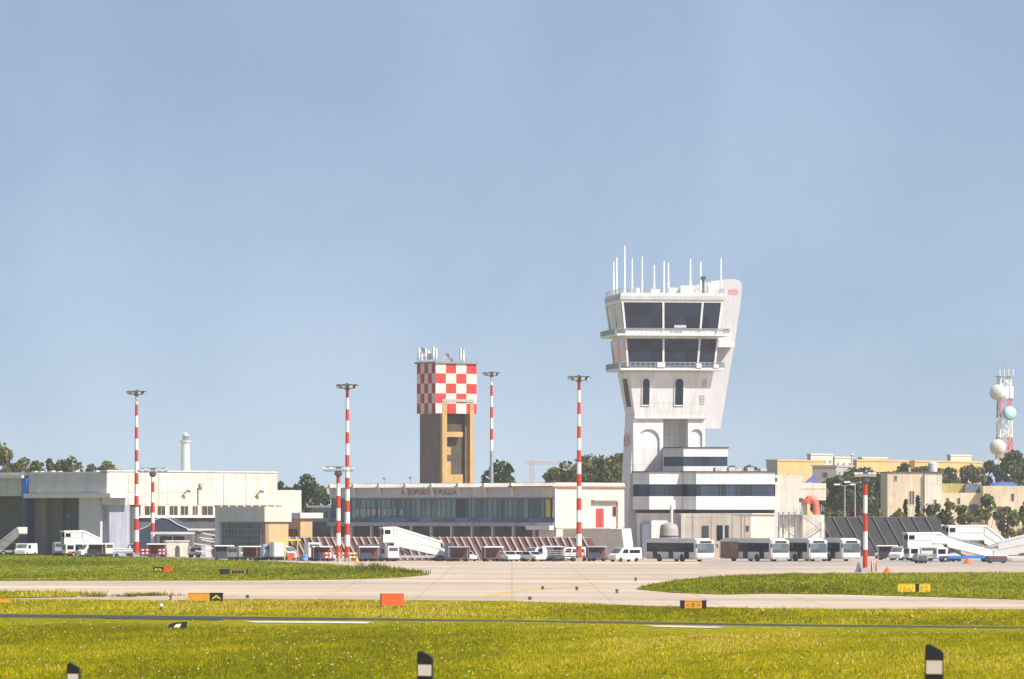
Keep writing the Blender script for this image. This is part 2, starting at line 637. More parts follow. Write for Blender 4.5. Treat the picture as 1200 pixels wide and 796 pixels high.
WCONC = mat('bleached_concrete', (0.66, 0.62, 0.56), 0.85, var=0.5, scale=0.7)
YLINE = mat('faded_yellow_line', (0.55, 0.40, 0.10), 0.8, var=0.4, scale=0.4)

def sheet(name, pts, z, m, label=None):
    mb = MB()
    mb.add([(x, y, z) for x, y in pts], [tuple(range(len(pts)))])
    o = mb.build(name, m)
    o['kind'] = 'structure'
    if label:
        o['label'] = label
    for p in o.data.polygons:
        if p.normal.z < 0:
            o.data.flip_normals()
            break
    return o

near = [gp(-300, 700), gp(0, 702.5), gp(90, 702.5), gp(200, 704), gp(270, 702), gp(400, 702.5), gp(600, 704.5), gp(760, 710), gp(900, 713), gp(1050, 713.5), gp(1500, 715)]
sheet('apron', near + [(700, 560), (700, 1150), (-700, 1150), (-700, 560)], 0.004, CONC, 'pale concrete taxiway and apron')
ISL = [gp(-500, 648.5), gp(0, 650), gp(100, 652.5), gp(200, 654.5), gp(300, 658), gp(385, 662), gp(440, 666), gp(490, 671), gp(504, 674),
       gp(470, 677), gp(400, 679.5), gp(300, 680.5), gp(0, 681), gp(-500, 681)]
ISR = [gp(745, 691), gp(760, 686), gp(800, 679.5), gp(860, 675), gp(930, 673), gp(1240, 671.5), gp(1700, 670.5), gp(1700, 706),
       gp(1240, 703.5), gp(1190, 702.8), gp(1080, 699.5), gp(985, 697), gp(900, 696), gp(850, 697), gp(790, 695)]
WEED = [gp(-200, 694.5), gp(0, 694.2), gp(60, 694.5), gp(97, 696), gp(90, 700), gp(0, 701.5), gp(-200, 701)]
def lift(name, pts, label):
    o = sheet(name, pts, 0.05, SOIL, label)
    return o
lift('grass_island', ISL, 'grass island on the left of the taxiway')
lift('grass_island', ISR, 'grass island on the right of the taxiway')
lift('grass_verge', WEED, 'thin strip of weeds beside the taxiway')
# perimeter track and its bleached edge
trk = [gp(-300, 716.5), gp(0, 719.8), gp(300, 723), gp(600, 727), gp(900, 731.5), gp(1200, 735), gp(1500, 738)]
trk2 = [gp(1500, 739.8), gp(1200, 736.8), gp(900, 733.8), gp(600, 728.6), gp(420, 727.2), gp(300, 726.6), gp(0, 723.6), gp(-300, 720)]
sheet('perimeter_road', trk + trk2, 0.006, ASPH, 'narrow dark perimeter road')
sheet('concrete_edge', [gp(285, 728.4), gp(436, 729.2), gp(430, 731.2), gp(300, 730.2)], 0.03, WCONC)
sheet('concrete_edge', [gp(120, 724.3), gp(262, 726.2), gp(262, 727.4), gp(120, 725.4)], 0.03, MATS['worn_asphalt'] if 'worn_asphalt' in MATS else ASPH)
sheet('concrete_edge', [gp(752, 733.4), gp(800, 734.0), gp(850, 735.2), gp(840, 736.6), gp(768, 735.2)], 0.03, WCONC)
# faded yellow guide lines on the taxiway
def line(pts, wdt):
    L = [Vector(gp(*p)) for p in pts]
    a, b = [], []
    for i, p in enumerate(L):
        d = (L[min(i + 1, len(L) - 1)] - L[max(i - 1, 0)]).normalized()
        n = Vector((-d.y, d.x)) * wdt / 2
        a.append(tuple(p + n))
        b.append(tuple(p - n))
    sheet('taxiway_line', a + b[::-1], 0.009, YLINE)
line([(560, 700), (600, 694), (645, 689.5), (690, 686.5)], 1.0)
line([(675, 676), (720, 675.3), (780, 674.6)], 2.6)
line([(-40, 690.5), (150, 690.8), (300, 691.5), (560, 694)], 0.8)
# oil-dark service lane along the vehicles on the right
sheet('service_lane', [gp(820, 664.5), gp(1000, 664), gp(1300, 664.5), gp(1300, 657), gp(1000, 657), gp(820, 658)], 0.008,
      mat('worn_asphalt', (0.38, 0.33, 0.29), 0.9, var=0.25, scale=0.2))
sheet('service_lane', [gp(-300, 650.5), gp(0, 651), gp(130, 653), gp(300, 657), gp(420, 657), gp(420, 648), gp(-300, 646)], 0.008, MATS['worn_asphalt'])

# ------------------------------------------------------------------ grass
def in_poly(X, Y, poly):
    ins = np.zeros(len(X), bool)
    n = len(poly)
    j = n - 1
    for i in range(n):
        xi, yi = poly[i]
        xj, yj = poly[j]
        c = ((yi > Y) != (yj > Y)) & (X < (xj - xi) * (Y - yi) / (yj - yi + 1e-12) + xi)
        ins ^= c
        j = i
    return ins
def wob(X, Y, s, seed):
    r = np.random.default_rng(seed)
    v = np.zeros(len(X))
    for k in range(6):
        a = r.uniform(0, 2 * pi)
        f = s * r.uniform(0.5, 2.2)
        v += np.sin((X * cos(a) * 1.6 + Y * sin(a) * 0.6) * f + r.uniform(0, 6.28)) / 6
    return v
PAL = np.array([[0.20, 0.205, 0.003], [0.37, 0.335, 0.003], [0.50, 0.42, 0.004], [0.66, 0.52, 0.09], [0.30, 0.15, 0.010]])
def grass(name, X, Y, hgt, wid, label, blades=3, zfun=None, flowers=0, bright=1.0, hmul=None):
    n = len(X)
    n1 = wob(X, Y, 0.12, 3)
    n2 = wob(X, Y, 0.5, 5)
    q = n1 * 1.3 + n2 * 0.8 + wob(X, Y, 0.045, 9) * 1.3 + rng.normal(0, 0.36, n)
    idx = np.clip(np.floor((q + 1.1) * 1.75), 0, 4).astype(int)
    idx = np.where((idx == 4) & (rng.random(n) < 0.55), 2, idx)
    base = PAL[idx] * rng.uniform(0.55, 1.3, (n, 1)) * bright
    hs = hgt * (0.75 + 0.5 * (n2 > 0.1)) * rng.uniform(0.5, 1.3, n)
    if hmul is not None:
        hs = hs * hmul
    V = np.empty((n, blades, 3, 3))
    C = np.empty((n, blades, 3, 4))
    for k in range(blades):
        a = rng.uniform(0, pi, n)
        dx, dy = np.cos(a) * wid * 0.5, np.sin(a) * wid * 0.5
        ox, oy = rng.normal(0, wid * 1.6, n), rng.normal(0, wid * 1.6, n)
        lean = rng.normal(0, 0.28, (n, 2)) * hs[:, None]
        h = hs * rng.uniform(0.6, 1.1, n)
        z0 = zfun if zfun is not None else 0.0
        V[:, k, 0] = np.stack([X + ox - dx, Y + oy - dy, np.full(n, z0 - 0.02)], 1)
        V[:, k, 1] = np.stack([X + ox + dx, Y + oy + dy, np.full(n, z0 - 0.02)], 1)
        V[:, k, 2] = np.stack([X + ox + lean[:, 0], Y + oy + lean[:, 1], z0 + h], 1)
        c = base * rng.uniform(0.8, 1.2, (n, 1))
        C[:, k, :, :3] = c[:, None, :]
        C[:, k, :, 3] = 1
    V = V.reshape(-1, 3)
    C = C.reshape(-1, 4)
    if flowers:
        m_ = flowers
        ii = rng.integers(0, n, m_)
        fv = np.empty((m_, 3, 3))
        for j, (ax, az) in enumerate(((-1, 0), (1, 0), (0, 1.4))):
            r_ = 0.045
            fv[:, j, 0] = X[ii] + ax * r_
            fv[:, j, 1] = Y[ii] + rng.normal(0, .01, m_)
            fv[:, j, 2] = hs[ii] * 0.95 + az * r_
        fc = np.ones((m_, 3, 4))
        pick = rng.random(m_) < 0.45
        fc[:, :, :3] = np.where(pick[:, None, None], np.array([0.75, 0.74, 0.6]), np.array([0.75, 0.62, 0.03]))
        V = np.concatenate([V, fv.reshape(-1, 3)])
        C = np.concatenate([C, fc.reshape(-1, 4)])
    nv = len(V)
    me = bpy.data.meshes.new(name)
    me.vertices.add(nv)
    me.vertices.foreach_set('co', V.ravel())
    me.loops.add(nv)
    me.loops.foreach_set('vertex_index', np.arange(nv, dtype=np.int32))
    me.polygons.add(nv // 3)
    me.polygons.foreach_set('loop_start', np.arange(0, nv, 3, dtype=np.int32))
    me.update(calc_edges=True)
    at = me.attributes.new('leaf_colour', 'FLOAT_COLOR', 'POINT')
    at.data.foreach_set('color', C.ravel().astype(np.float32))
    me.materials.append(GRASSM)
    o = bpy.data.objects.new(name, me)
    COL.objects.link(o)
    return tag(o, label, 'grass', kind='stuff')

def scatter(x0, x1, y0, y1, dens, poly=None, notpoly=None):
    n = int((x1 - x0) * (y1 - y0) * dens)
    X, Y = rng.uniform(x0, x1, n), rng.uniform(y0, y1, n)
    k = np.ones(n, bool)
    if poly is not None:
        k &= in_poly(X, Y, poly)
    if notpoly is not None:
        for p in notpoly:
            k &= ~in_poly(X, Y, p)
    return X[k], Y[k]

TRACK = trk + trk2
EDGE = [[gp(262, 727.0), gp(436, 727.9), gp(430, 733.6), gp(280, 732.4)], [gp(735, 732), gp(905, 736), gp(840, 739), gp(760, 737.4)]]
X, Y = scatter(-42, 42, 190, 312, 21.0, None, [TRACK] + EDGE)
k = in_poly(X, Y, [gp(-300, 722), gp(0, 725), gp(600, 729.5), gp(900, 735), gp(1200, 737.6), gp(1500, 740), gp(1500, 812), gp(-300, 812)])
X, Y = X[k], Y[k]
ppx, ppy = 600 + X * F / Y, HOR + HC * F / Y
edge = np.interp(ppx, [0, 300, 436, 470, 720, 750, 900, 1200], [724.6, 730.4, 731.5, 728.5, 731.5, 735.6, 736.2, 737.4])
hm_ = np.clip((ppy - edge - 1.0) / 9.0, 0.12, 1.0)
hm_ = np.where((ppx > 450) & (ppx < 735), np.maximum(hm_, .45), hm_)
grass('meadow_grass', X, Y, 0.15, 0.032, 'tall yellow green flowering grass filling the near field', 3, 0.0, 650, 1.0, hm_)
X, Y = scatter(-60, 60, 285, 400, 8.0, [gp(-300, 701.5), gp(0, 703.5), gp(200, 705), gp(270, 703.2), gp(600, 705.8), gp(760, 711), gp(900, 714), gp(1500, 716.5),
                                     gp(1500, 737), gp(1200, 734.4), gp(900, 730.6), gp(600, 726), gp(300, 722), gp(0, 719), gp(-300, 715.5)])
grass('verge_grass', X, Y, 0.18, 0.055, 'band of green grass between the dark road and the taxiway', 3, 0.0, 120)
X, Y = scatter(-150, 10, 485, 860, 1.7, ISL)
grass('island_grass', X, Y, 0.20, 0.12, 'short green grass on the island left of the taxiway', 3, 0.05, 0, np.array([0.52, 0.68, 0.6]))
X, Y = scatter(5, 140, 370, 590, 2.2, ISR)
grass('island_grass', X, Y, 0.20, 0.10, 'short green grass on the island right of the taxiway', 3, 0.05, 0, np.array([0.56, 0.70, 0.6]))
X, Y = scatter(-60, -30, 380, 425, 4, WEED)
grass('verge_weeds', X, Y, 0.3, 0.10, 'thin line of weeds along the left taxiway edge', 3, 0.05)
# scattered clumps of dry weeds on the joint of the taxiway
cx = np.concatenate([rng.normal(gp(a, b)[0], s, c) for a, b, s, c in ((108, 699.5, .5, 22), (118, 699.5, .8, 30), (150, 699.4, .6, 26), (163, 698.6, .7, 40), (182, 698.2, .8, 60), (175, 698.4, .5, 30))])
cy = np.concatenate([rng.normal(gp(a, b)[1], s * 1.4, c) for a, b, s, c in ((108, 699.5, .5, 22), (118, 699.5, .8, 30), (150, 699.4, .6, 26), (163, 698.6, .7, 40), (182, 698.2, .8, 60), (175, 698.4, .5, 30))])
grass('dry_weeds', cx, cy, 0.42, 0.09, 'dry brown weeds growing from the taxiway joint', 4, 0.0, 0, 0.55)
cx = np.concatenate([rng.normal(gp(a, b)[0], s, c) for a, b, s, c in ((433, 667.5, 1.0, 60), (441, 667, .7, 40), (457, 669.5, 1.0, 60), (476, 672, 1.1, 70))])
cy = np.concatenate([rng.normal(gp(a, b)[1], s * 1.4, c) for a, b, s, c in ((433, 667.5, 1.0, 60), (441, 667, .7, 40), (457, 669.5, 1.0, 60), (476, 672, 1.1, 70))])
grass('dry_weeds', cx, cy, 0.75, 0.14, 'reddish dry weeds at the tip of the left grass island', 4, 0.04, 0, 0.6)

# ================================================================== HANGAR (far left)
H = Site(125, 800, 43)
hg = thing('hangar', 'long cream and grey hangar with a blue pillar at the left edge', 'hangar', H.loc, H.rz)
L0 = H.fx(-60)
Wd = H.ey(325)
z = H.z
zt, zf0, zf1 = z(554.5), z(578), z(583)
# front, turned away from the sun
B(H.fx(33.5), 0, 0, Wd, z(578), zt).build('fascia', [GREYP], hg)
B(L0, H.fx(26.5), 0.2, Wd, z(581), z(560)).build('fascia', [GREYP], hg)
B(L0, H.fx(27), -0.3, Wd, z(560) + .01, z(556.5)).build('roof_edge', [WHITE], hg)
B(L0, 0, 0.3, Wd - .3, zt - .3, zt + 0.25).build('roof', [LGREY], hg)
B(L0, -0.3, 4.0, Wd - 1, 0, z(578) - .02).build('back_wall', [DGREY], hg)
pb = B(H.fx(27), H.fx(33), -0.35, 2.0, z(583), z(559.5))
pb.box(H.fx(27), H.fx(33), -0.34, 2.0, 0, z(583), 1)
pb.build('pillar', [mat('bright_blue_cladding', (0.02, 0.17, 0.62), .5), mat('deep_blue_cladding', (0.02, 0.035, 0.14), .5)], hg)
B(H.fx(93), H.fx(118), -0.1, 4.2, 0, z(578)).build('wall', [LGREY], hg)
B(H.fx(118.3), 0, 0.6, 5, 0, z(578) - .02).build('wall', [mat('bluish_grey_render', (0.36, 0.38, 0.44), .7, streak=.25)], hg)
B(H.fx(33.3), H.fx(47), 1.2, 4.3, 0, z(578) - .02).build('wall', [mat('dull_taupe_panel', (0.19, 0.175, 0.16), .7, streak=.2)], hg)
B(H.fx(47.3), H.fx(62), 2.0, 4.3, 0, z(578) - .02).build('wall', [mat('dark_taupe_panel', (0.12, 0.11, 0.105), .7, streak=.2)], hg)
gd = B(H.fx(62.3), H.fx(92.8), 2.5, 4.4, 0.1, z(578) - .03).build('door', [DGREY], hg)
mb = MB()
for i in range(5):
    xx = H.fx(64 + i * 6.4, 2.5)
    mb.box(xx, xx + .12, 2.42, 2.5, .1, z(584))
mb.box(H.fx(47.5), H.fx(92.5), 1.86, 2.0, z(618), z(616))
mb.build('door_rail', [DSTEEL], gd)
for px, py in ((71, 604), (81, 605)):
    xx = H.fx(px, 2.4)
    B(xx - .5, xx + .5, 2.3, 2.44, z(py + 3), z(py - 3)).build('blue_panel', [BLUE], gd)
# canopy round the corner
B(H.fx(34), 2.2, -1.2, H.ey(158, 2.2), z(583.5), z(578.2)).build('canopy', [WHITE], hg)
# sunlit end: long upper storey that overhangs a shaded ground floor
zu = z(591.8, 0, Wd / 2)
up = B(-1.2, .02, 0.01, Wd, zu, zt + .02)
up.build('wall', [CREAM], hg)
B(-1.5, .14, -.1, Wd + .1, zt + .26, zt + .5).build('parapet', [CREAM], hg)
mb = MB()
for px in (170, 196, 248, 300):
    yy = H.ey(px, .02)
    mb.box(.02, .06, yy, yy + .07, zu, zt)
mb.box(.02, .055, .3, Wd - .3, z(577), z(576.5))
mb.build('wall_joint', [mat('joint_beige', (0.52, 0.45, 0.34), .8)], hg)
B(-4, -2.8, 1.2, Wd, 0, zu - .01).build('wall', [GREYP], hg)
yy = H.ey(231.5)
MB().tube((.1, yy, zu), (.1, yy, z(572, 0, Wd / 2)), .09, n=8).build('downpipe', [DSTEEL], hg)
B(.02, .5, yy + .2, yy + 1.0, z(571, 0, Wd / 2), z(566.5, 0, Wd / 2)).build('junction_box', [mat('box_beige', (0.45, .38, .30), .7)], hg)
for px in (213, 299):
    yy = H.ey(px)
    MB().bar((.05, yy, z(582, 0, Wd / 2)), (.9, yy + .3, z(575.5, 0, Wd / 2)), .14).bar((.9, yy + .3, z(575.5, 0, Wd / 2)), (1.0, yy + .9, z(576, 0, Wd / 2)), .3).build('wall_lamp', [DSTEEL], hg)
for px in (150, 186, 262, 288):
    yy = H.ey(px)
    MB().tube((.07, yy, zu), (.07, yy, zt), .045, n=6).build('downpipe', [mat('pipe_beige', (0.50, .44, .35), .6)], hg)
for a, b_ in ((128, 157),):
    window(hg, H.ey(a + 8, -2.8), H.ey(b_, -2.8), -2.8, z(602), z(590), GL_HALL, LGREY, .12, 'end', 1)
    window(hg, H.ey(a + 12, -2.8), H.ey(b_ - 3, -2.8), -2.8, z(627), z(617), mat('frosted_pane', (0.5, 0.48, 0.45), .4, var=.3, scale=2), LGREY, .12, 'end', 1)
for a, b_ in ((169, 182), (184, 194), (198, 208.5), (211, 221), (225, 232), (236, 250)):
    window(hg, H.ey(a, 0), H.ey(b_, 0), -.03, z(604.5, 0, Wd / 2), z(592.5, 0, Wd / 2), mat('brownish_dark_pane', (0.07, 0.055, 0.05), .15, var=.3), CREAM, .1, 'end', 1)
B(-1.2, -.03, H.ey(165), Wd, z(605, 0, Wd / 2), zu - .005).build('wall', [CREAM], hg)
B(-1, 0.35, H.ey(160, .3), H.ey(255, .3), z(606.8, 0, Wd / 2), z(605, 0, Wd / 2) - .01).build('ledge', [WHITE], hg)
# lower right wing
yw0 = H.ey(325)
hw = H.ey(353) - yw0
B(-9, 0.03, Wd, Wd + hw, z(604, 0, Wd), z(574.5, 0, Wd)).build('wing_wall', [CREAM], hg)
B(-8.8, -.3, Wd + .02, Wd + hw - .3, 0, z(604, 0, Wd)).build('wing_base', [GREYP], hg)
mb = MB()
for i in range(9):
    yy = H.ey(253 + i * 9, .3)
    mb.box(-0.5, 0.06, yy, H.ey(253 + i * 9 + 6.6, .3), z(594.6, 0, Wd), z(592.6, 0, Wd))
mb.build('vent_strip', [ROOFDARK], hg)
# rooftop clutter
for px in (40, 47, 60, 68, 88, 112):
    xx = H.fx(px, 1)
    B(xx - .4, xx + .4, .8, 1.6, zt + .25, zt + .25 + random.uniform(.15, .3)).build('roof_vent', [LGREY], hg)

# dark arched canvas canopy between the masts
cv = thing('canvas_canopy', 'navy arched canvas canopy in front of the long hangar', 'canopy', (gx(190, 790), 790, 0), R(-8))
prof = [(-4.4, 3.6), (-3.9, 4.15), (-2.4, 4.7), (-1.2, 5.75), (0.0, 6.15), (1.2, 5.9), (2.6, 5.0), (4.3, 4.3), (4.4, 1.0), (-4.4, 1.0)]
MB().prism(prof, 'y', 0, 7).build('cover', [NAVYCLOTH], cv)
mb = MB()
for sx in (-4.3, 4.3):
    for yy in (.1, 6.9):
        mb.tube((sx, yy, 0), (sx, yy, 1.2), .07)
mb.build('leg', [STEEL], cv)
mb = MB().path([(p[0], -.05, p[1]) for p in prof[:8]], .07)
mb.build('edge_trim', [WHITE], cv)
sh = thing('flat_roof_shed', 'low grey shed with a thin white roof under the navy canopy', 'shed', (gx(207, 775), 775, 0), R(-6))
B(-3.2, 4.6, 0, 5, 0, 3.55).build('wall', [LGREY], sh)
B(-3.8, 3.0, -1.6, 5.2, 3.56, 3.9).build('roof', [WHITE], sh)
B(1.9, 6.6, -1.3, 5.3, 4.15, 4.42).build('roof', [WHITE], sh)
B(-2.6, 1.2, -.06, 0, .1, 3.2).build('door', [DGREY], sh)
mb = MB()
for xx in (-3.5, -.4, 2.8):
    mb.tube((xx, -1.4, 0), (xx, -1.4, 3.56), .06)
mb.build('post', [STEEL], sh)

# ================================================================== SERVICE BUILDING
Q = Site(310, 742, 43)
sb = thing('service_building', 'flat roofed building with blue glass front and tan side wall', 'building', Q.loc, Q.rz)
ql, qw = Q.fx(252), Q.ey(341)
z = Q.z
B(ql, 0, 0, qw, z(611.5), z(594)).build('fascia', [GREYP], sb)
B(-1, .05, -.03, qw + .05, z(611.5), z(594) + .03).build('fascia', [CREAM], sb)
B(ql + .5, -.35, .5, qw - .3, 0, z(611.5) - .01).build('wall', [GREYP], sb)
B(-1.2, -.3, .9, qw - .25, 0, z(611.6)).build('wall', [TAN], sb)
B(-1.0, -.28, .45, 1.2, 0, z(611.6)).build('column', [mat('rust_column', (0.30, 0.20, 0.14), .8)], sb)
B(ql, ql + .9, 0, .9, 0, z(611.6)).build('column', [LGREY], sb)
gw = B(Q.fx(258.5), -1.1, .35, .5, z(641), z(613)).build('window', [GL_HALL], sb)
mb = MB()
x_a, x_b = Q.fx(258.5), -1.1
for i in range(13):
    xx = x_a + (x_b - x_a) * i / 12
    mb.box(xx - .04, xx + .04, .28, .35, z(641), z(613))
for i in range(5):
    zz = z(641) + (z(613) - z(641)) * i / 4
    mb.box(x_a, x_b, .29, .345, zz - .04, zz + .04)
mb.build('glazing_bar', [mat('glazing_bar_grey', (0.22, 0.24, 0.28), .5)], gw)
# little tan lodge beside it
Q2 = Site(352, 756, 43)
lg = thing('gatehouse', 'small tan block with pale roof band right of the blue glass front', 'building', Q2.loc, Q2.rz)
w2 = Q2.ey(366)
z = Q2.z
B(-3.6, 0, 0, w2, 0, z(607.5)).build('wall', [TAN], lg)
B(-4.2, .5, -.5, Q2.ey(376), z(607.5), z(601)).build('roof', [mat('pale_roof_band', (0.60, 0.58, 0.55), .7)], lg)
B(-3.3, -.5, -.06, 0, 0, 4.4).build('door', [MAROON], lg)

# low annexe with a white roof, left of the terminal
AN = Site(392, 800, 43)
an = thing('boarding_annexe', 'low slate blue annexe with a white roof, left of the terminal', 'building', AN.loc, AN.rz)
z = AN.z
B(AN.fx(365), 0, 0, 12, z(612), z(595)).build('wall', [mat('slate_blue_panel', (0.20, 0.22, 0.28), .6, streak=.15)], an)
B(AN.fx(362), .4, -.5, 12.5, z(595), z(592.5)).build('roof', [WHITE], an)
B(AN.fx(366), -.3, .6, 11, 0, z(612)).build('base_wall', [DGREY], an)
mb = MB()
for px in (368, 374, 380, 387):
    mb.box(AN.fx(px, -.02), AN.fx(px + 4.5, -.02), -.05, 0, z(607), z(599))
mb.build('window', [GL_BLUE], an)

# ================================================================== TERMINAL
T = Site(650, 728, 43)
tm = thing('airport_terminal', 'long low terminal with glass front and cream sunlit end', 'terminal', T.loc, T.rz)
z = T.z
tl, tw = T.fx(386), T.ey(731.5)
B(tl, 0, 0, tw, z(583.5), z(571)).build('fascia', [GREYP], tm)
MB().prism([(-.75, z(571.2)), (-.75, z(570.4)), (.35, z(566.0)), (tw, z(566.0)), (tw, z(571.2))], 'x', tl - .4, .1).build('parapet', [CREAM], tm)
B(T.fx(601), .35, -.80, tw + .05, z(571.0), z(569.6)).build('roof_edge', [ROOFRED], tm)
B(tl, -.2, .5, tw - .2, z(566.0), z(565.5)).build('roof', [LGREY], tm)
for i, px in enumerate((386.5, 414, 444, 475, 505.5, 536.5, 567, 599)):
    xx = T.fx(px, -.5)
    MB().prism([(-.75, z(566)), (.05, z(566)), (.05, z(582.5)), (-.12, z(582.5))], 'x', xx - .22, xx + .22).build('fin', [CREAM], tm)
B(tl + .2, -.15, -.08, .3, z(584.6), z(583.2)).build('soffit_trim', [mat('brown_trim', (0.18, 0.14, 0.11), .7)], tm)
gz_ = B(tl + .3, -.9, .12, .4, z(607), z(584.6)).build('glazing', [GL_TERM], tm)
mb = MB()
xx = tl + .4
while xx < -1.0:
    mb.box(xx - .045, xx + .045, .04, .12, z(607), z(584.7))
    xx += 1.05
mb.box(tl + .3, -.9, .05, .115, z(595.4), z(594.8))
mb.build('mullion', [mat('mullion_slate', (0.11, 0.13, 0.15), .5)], gz_)
B(T.fx(534), T.fx(544), .02, .2, z(607), z(584.7)).build('stair_core', [mat('dark_navy_panel', (0.035, 0.04, 0.06), .4)], tm)
B(T.fx(640.5, .05), -.92, .03, .2, z(606.5), z(585.5)).build('window', [GL_YEL], tm)
mb = MB()
random.seed(3)
xx = T.fx(417)
while xx < T.fx(472):
    w_ = random.uniform(.25, .8)
    mb.box(xx, xx + w_, .075, .12, z(604), z(595.5) - random.uniform(0, .2))
    xx += w_ + random.uniform(.25, .9)
mb.build('blind', [mat('pale_blind', (0.48, 0.46, 0.43), .8, var=.3)], tm)
B(tl, -.1, -.05, .4, z(612.4), z(607)).build('spandrel', [GL_BLUE], tm)
B(tl - .3, -.1, -.25, .5, z(617), z(612.4)).build('ledge', [mat('mid_grey_ledge', (0.36, 0.36, 0.38), .7, streak=.2)], tm)
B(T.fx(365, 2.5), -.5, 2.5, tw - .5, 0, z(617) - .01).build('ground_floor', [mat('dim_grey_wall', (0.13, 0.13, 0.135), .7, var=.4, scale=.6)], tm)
xx = tl
while xx < -1:
    B(xx, xx + .35, .3, .7, 0, z(617) - .01).build('column', [GREYP], tm)
    xx += 4.2
B(T.fx(616, -1.2), .05, -1.2, -.26, z(621), z(616.2)).build('porch_roof', [WHITE], tm)
# sunlit end wall
B(-.4, .02, .02, tw, z(618.5), z(570.9)).build('end_wall', [CREAM], tm)
B(T.fx(635.5), -.42, -.04, 1, z(583.6), z(571.2)).build('fascia', [CREAM], tm)
B(-3.6, -.02, .4, tw - .4, 0, z(618.5)).build('end_wall', [CREAM], tm)
B(0.0, .12, -.02, .28, z(618), z(572.5)).build('corner_strip', [WHITE], tm)
dr = B(.02, .10, T.ey(698), T.ey(707), z(618.3), z(596)).build('door', [mat('brick_red_door', (0.50, 0.05, 0.04), .5)], tm)
B(.10, .14, T.ey(702.3), T.ey(702.8), z(618.2), z(596.2)).build('handle', [DSTEEL], dr)
B(.02, .7, T.ey(692.5), T.ey(722.5), z(587.4), z(585.8)).build('canopy', [mat('canopy_taupe', (0.36, 0.30, 0.27), .7)], tm)
window(tm, T.ey(717), T.ey(722), .02, z(606), z(593), mat('dark_maroon_pane', (0.06, 0.02, 0.03), .2), CREAM, .06, 'end')
B(.02, .22, T.ey(722.2), T.ey(723.2), z(619), z(588)).build('drain_pipe', [ROOFRED], tm)
B(.02, .08, .5, tw - 3, z(619.5), z(618)).build('wall_joint', [mat('joint_pinkish', (0.62, 0.5, 0.44), .8)], tm)
# ramp block at the foot of the end wall
MB().prism([(.2, 0), (12.5, 0), (11.7, z(619.5)), (.2, z(620.5))], 'y', .4, 2.4).build('ramp', [mat('cream_ramp', (0.72, 0.66, 0.54), .8)], tm).location = (0.8, 0.3, 0)
lettering('AEROPORTI DI PUGLIA', LETTER, tm, T.fx(470), T.fx(535), -.03, z(579.5), z(573.5))
mb = MB()
for px, h in ((451, 5.5), (481.5, 6)):
    xx = T.fx(px, 3)
    mb.tube((xx, 3, z(565.6)), (xx, 3, z(565.6 - h)), .06)
    mb.box(xx - .25, xx + .25, 2.8, 3.2, z(565.6 - h), z(565.6 - h - 2))
mb.build('roof_mast', [STEEL], tm)

# ================================================================== BLAST FENCES
def blast_fence(label, xa, xb, Y, hgt, pitch, sheetm, ribm, ribw, group, dx=1.7, dy=1.3, redm=None):
    t = thing('blast_fence', label, 'fence', (xa, Y, 0), 0, group)
    Lx = xb - xa
    mb = MB()
    mb.add([(0, 0, .05), (Lx + dx * .2, 0, .05), (Lx - dx * .8, dy, hgt), (-dx, dy, hgt), (0, .12, .05), (Lx + dx * .2, .12, .05), (Lx - dx * .8, dy + .12, hgt), (-dx, dy + .12, hgt)],
           [(0, 1, 2, 3), (4, 7, 6, 5), (0, 4, 5, 1), (2, 6, 7, 3), (0, 3, 7, 4), (1, 5, 6, 2)])
    mb.build('sheet', [sheetm], t)
    n = int(Lx / pitch)
    for i in range(n + 1):
        x = i * pitch
        MB().bar((x, -.06, .05), (x - dx, dy - .06, hgt + .1), ribw, .26, 0, (0, -1, .2)).build('rib', [ribm], t)
    mb = MB()
    x = 0
    while x < Lx:
        mb.bar((x, 2.3, 0), (x - dx * .8, dy + .15, hgt * .9), .12)
        x += pitch * 3
    mb.build('brace', [DSTEEL], t)
    MB().bar((-dx, dy, hgt), (Lx - dx * .8, dy, hgt), .12).build('rail', [redm or ribm], t)
    return t
fg = 'slanted jet blast fences'
FENCESHEET = mat('maroon_grey_sheet', (0.13, 0.055, 0.05), .7, var=.4, scale=.8, streak=.3)
blast_fence('long slanted maroon blast fence with pinkish ribs before the terminal', gx(352, 714), gx(704, 714), 714, 3.3, 1.03, FENCESHEET, PINKW, .25, fg)
blast_fence('short slanted maroon blast fence left of the control tower foot', gx(722, 727), gx(752, 727), 727, 3.25, 1.03, FENCESHEET, PINKW, .34, fg)
blast_fence('dark slanted fence with thin pale ribs right of the parked buses', gx(985, 790), gx(1118, 790), 790, 6.2, 2.1, mat('charcoal_sheet', (0.030, 0.030, 0.034), .7, var=.3, scale=.4, streak=.2),
            mat('dull_steel_rib', (0.15, 0.145, 0.14), .6), .11, fg, 3.2, 2.2)

# ================================================================== OLD CHECKERED TOWER
O = Site(517.5, 850, 53)
ot = thing('old_tower', 'old square tower with red and white checkered top', 'tower', O.loc, O.rz)
z = O.z
sl, sr = O.fx(492), O.ey(554.5)
zc0, zc1 = z(484.5), z(426)
MB().box(sl, -1.8, .351, sr, 0, zc0 - .01).build('shaft', [BROWNC], ot)
B(-1.79, -1.5, O.ey(523.2), O.ey(549.8), 0, zc0 - .02).build('recess_shade_panel', [mat('recess_shade_brown', (0.085, 0.062, 0.05), .8, var=.3, streak=.3)], ot)  # dark brown paints in the shade inside the open recess
B(sl, -.36, .0, .35, 0, zc0 - .01).build('shaft', [BROWNC], ot)
B(-.35, .22, .0, O.ey(523), 0, z(468)).build('pillar', [OCHRE], ot)
B(-.8, .22, sr - (O.ey(554.5) - O.ey(550)), sr, 0, z(468)).build('pillar', [OCHRE], ot)
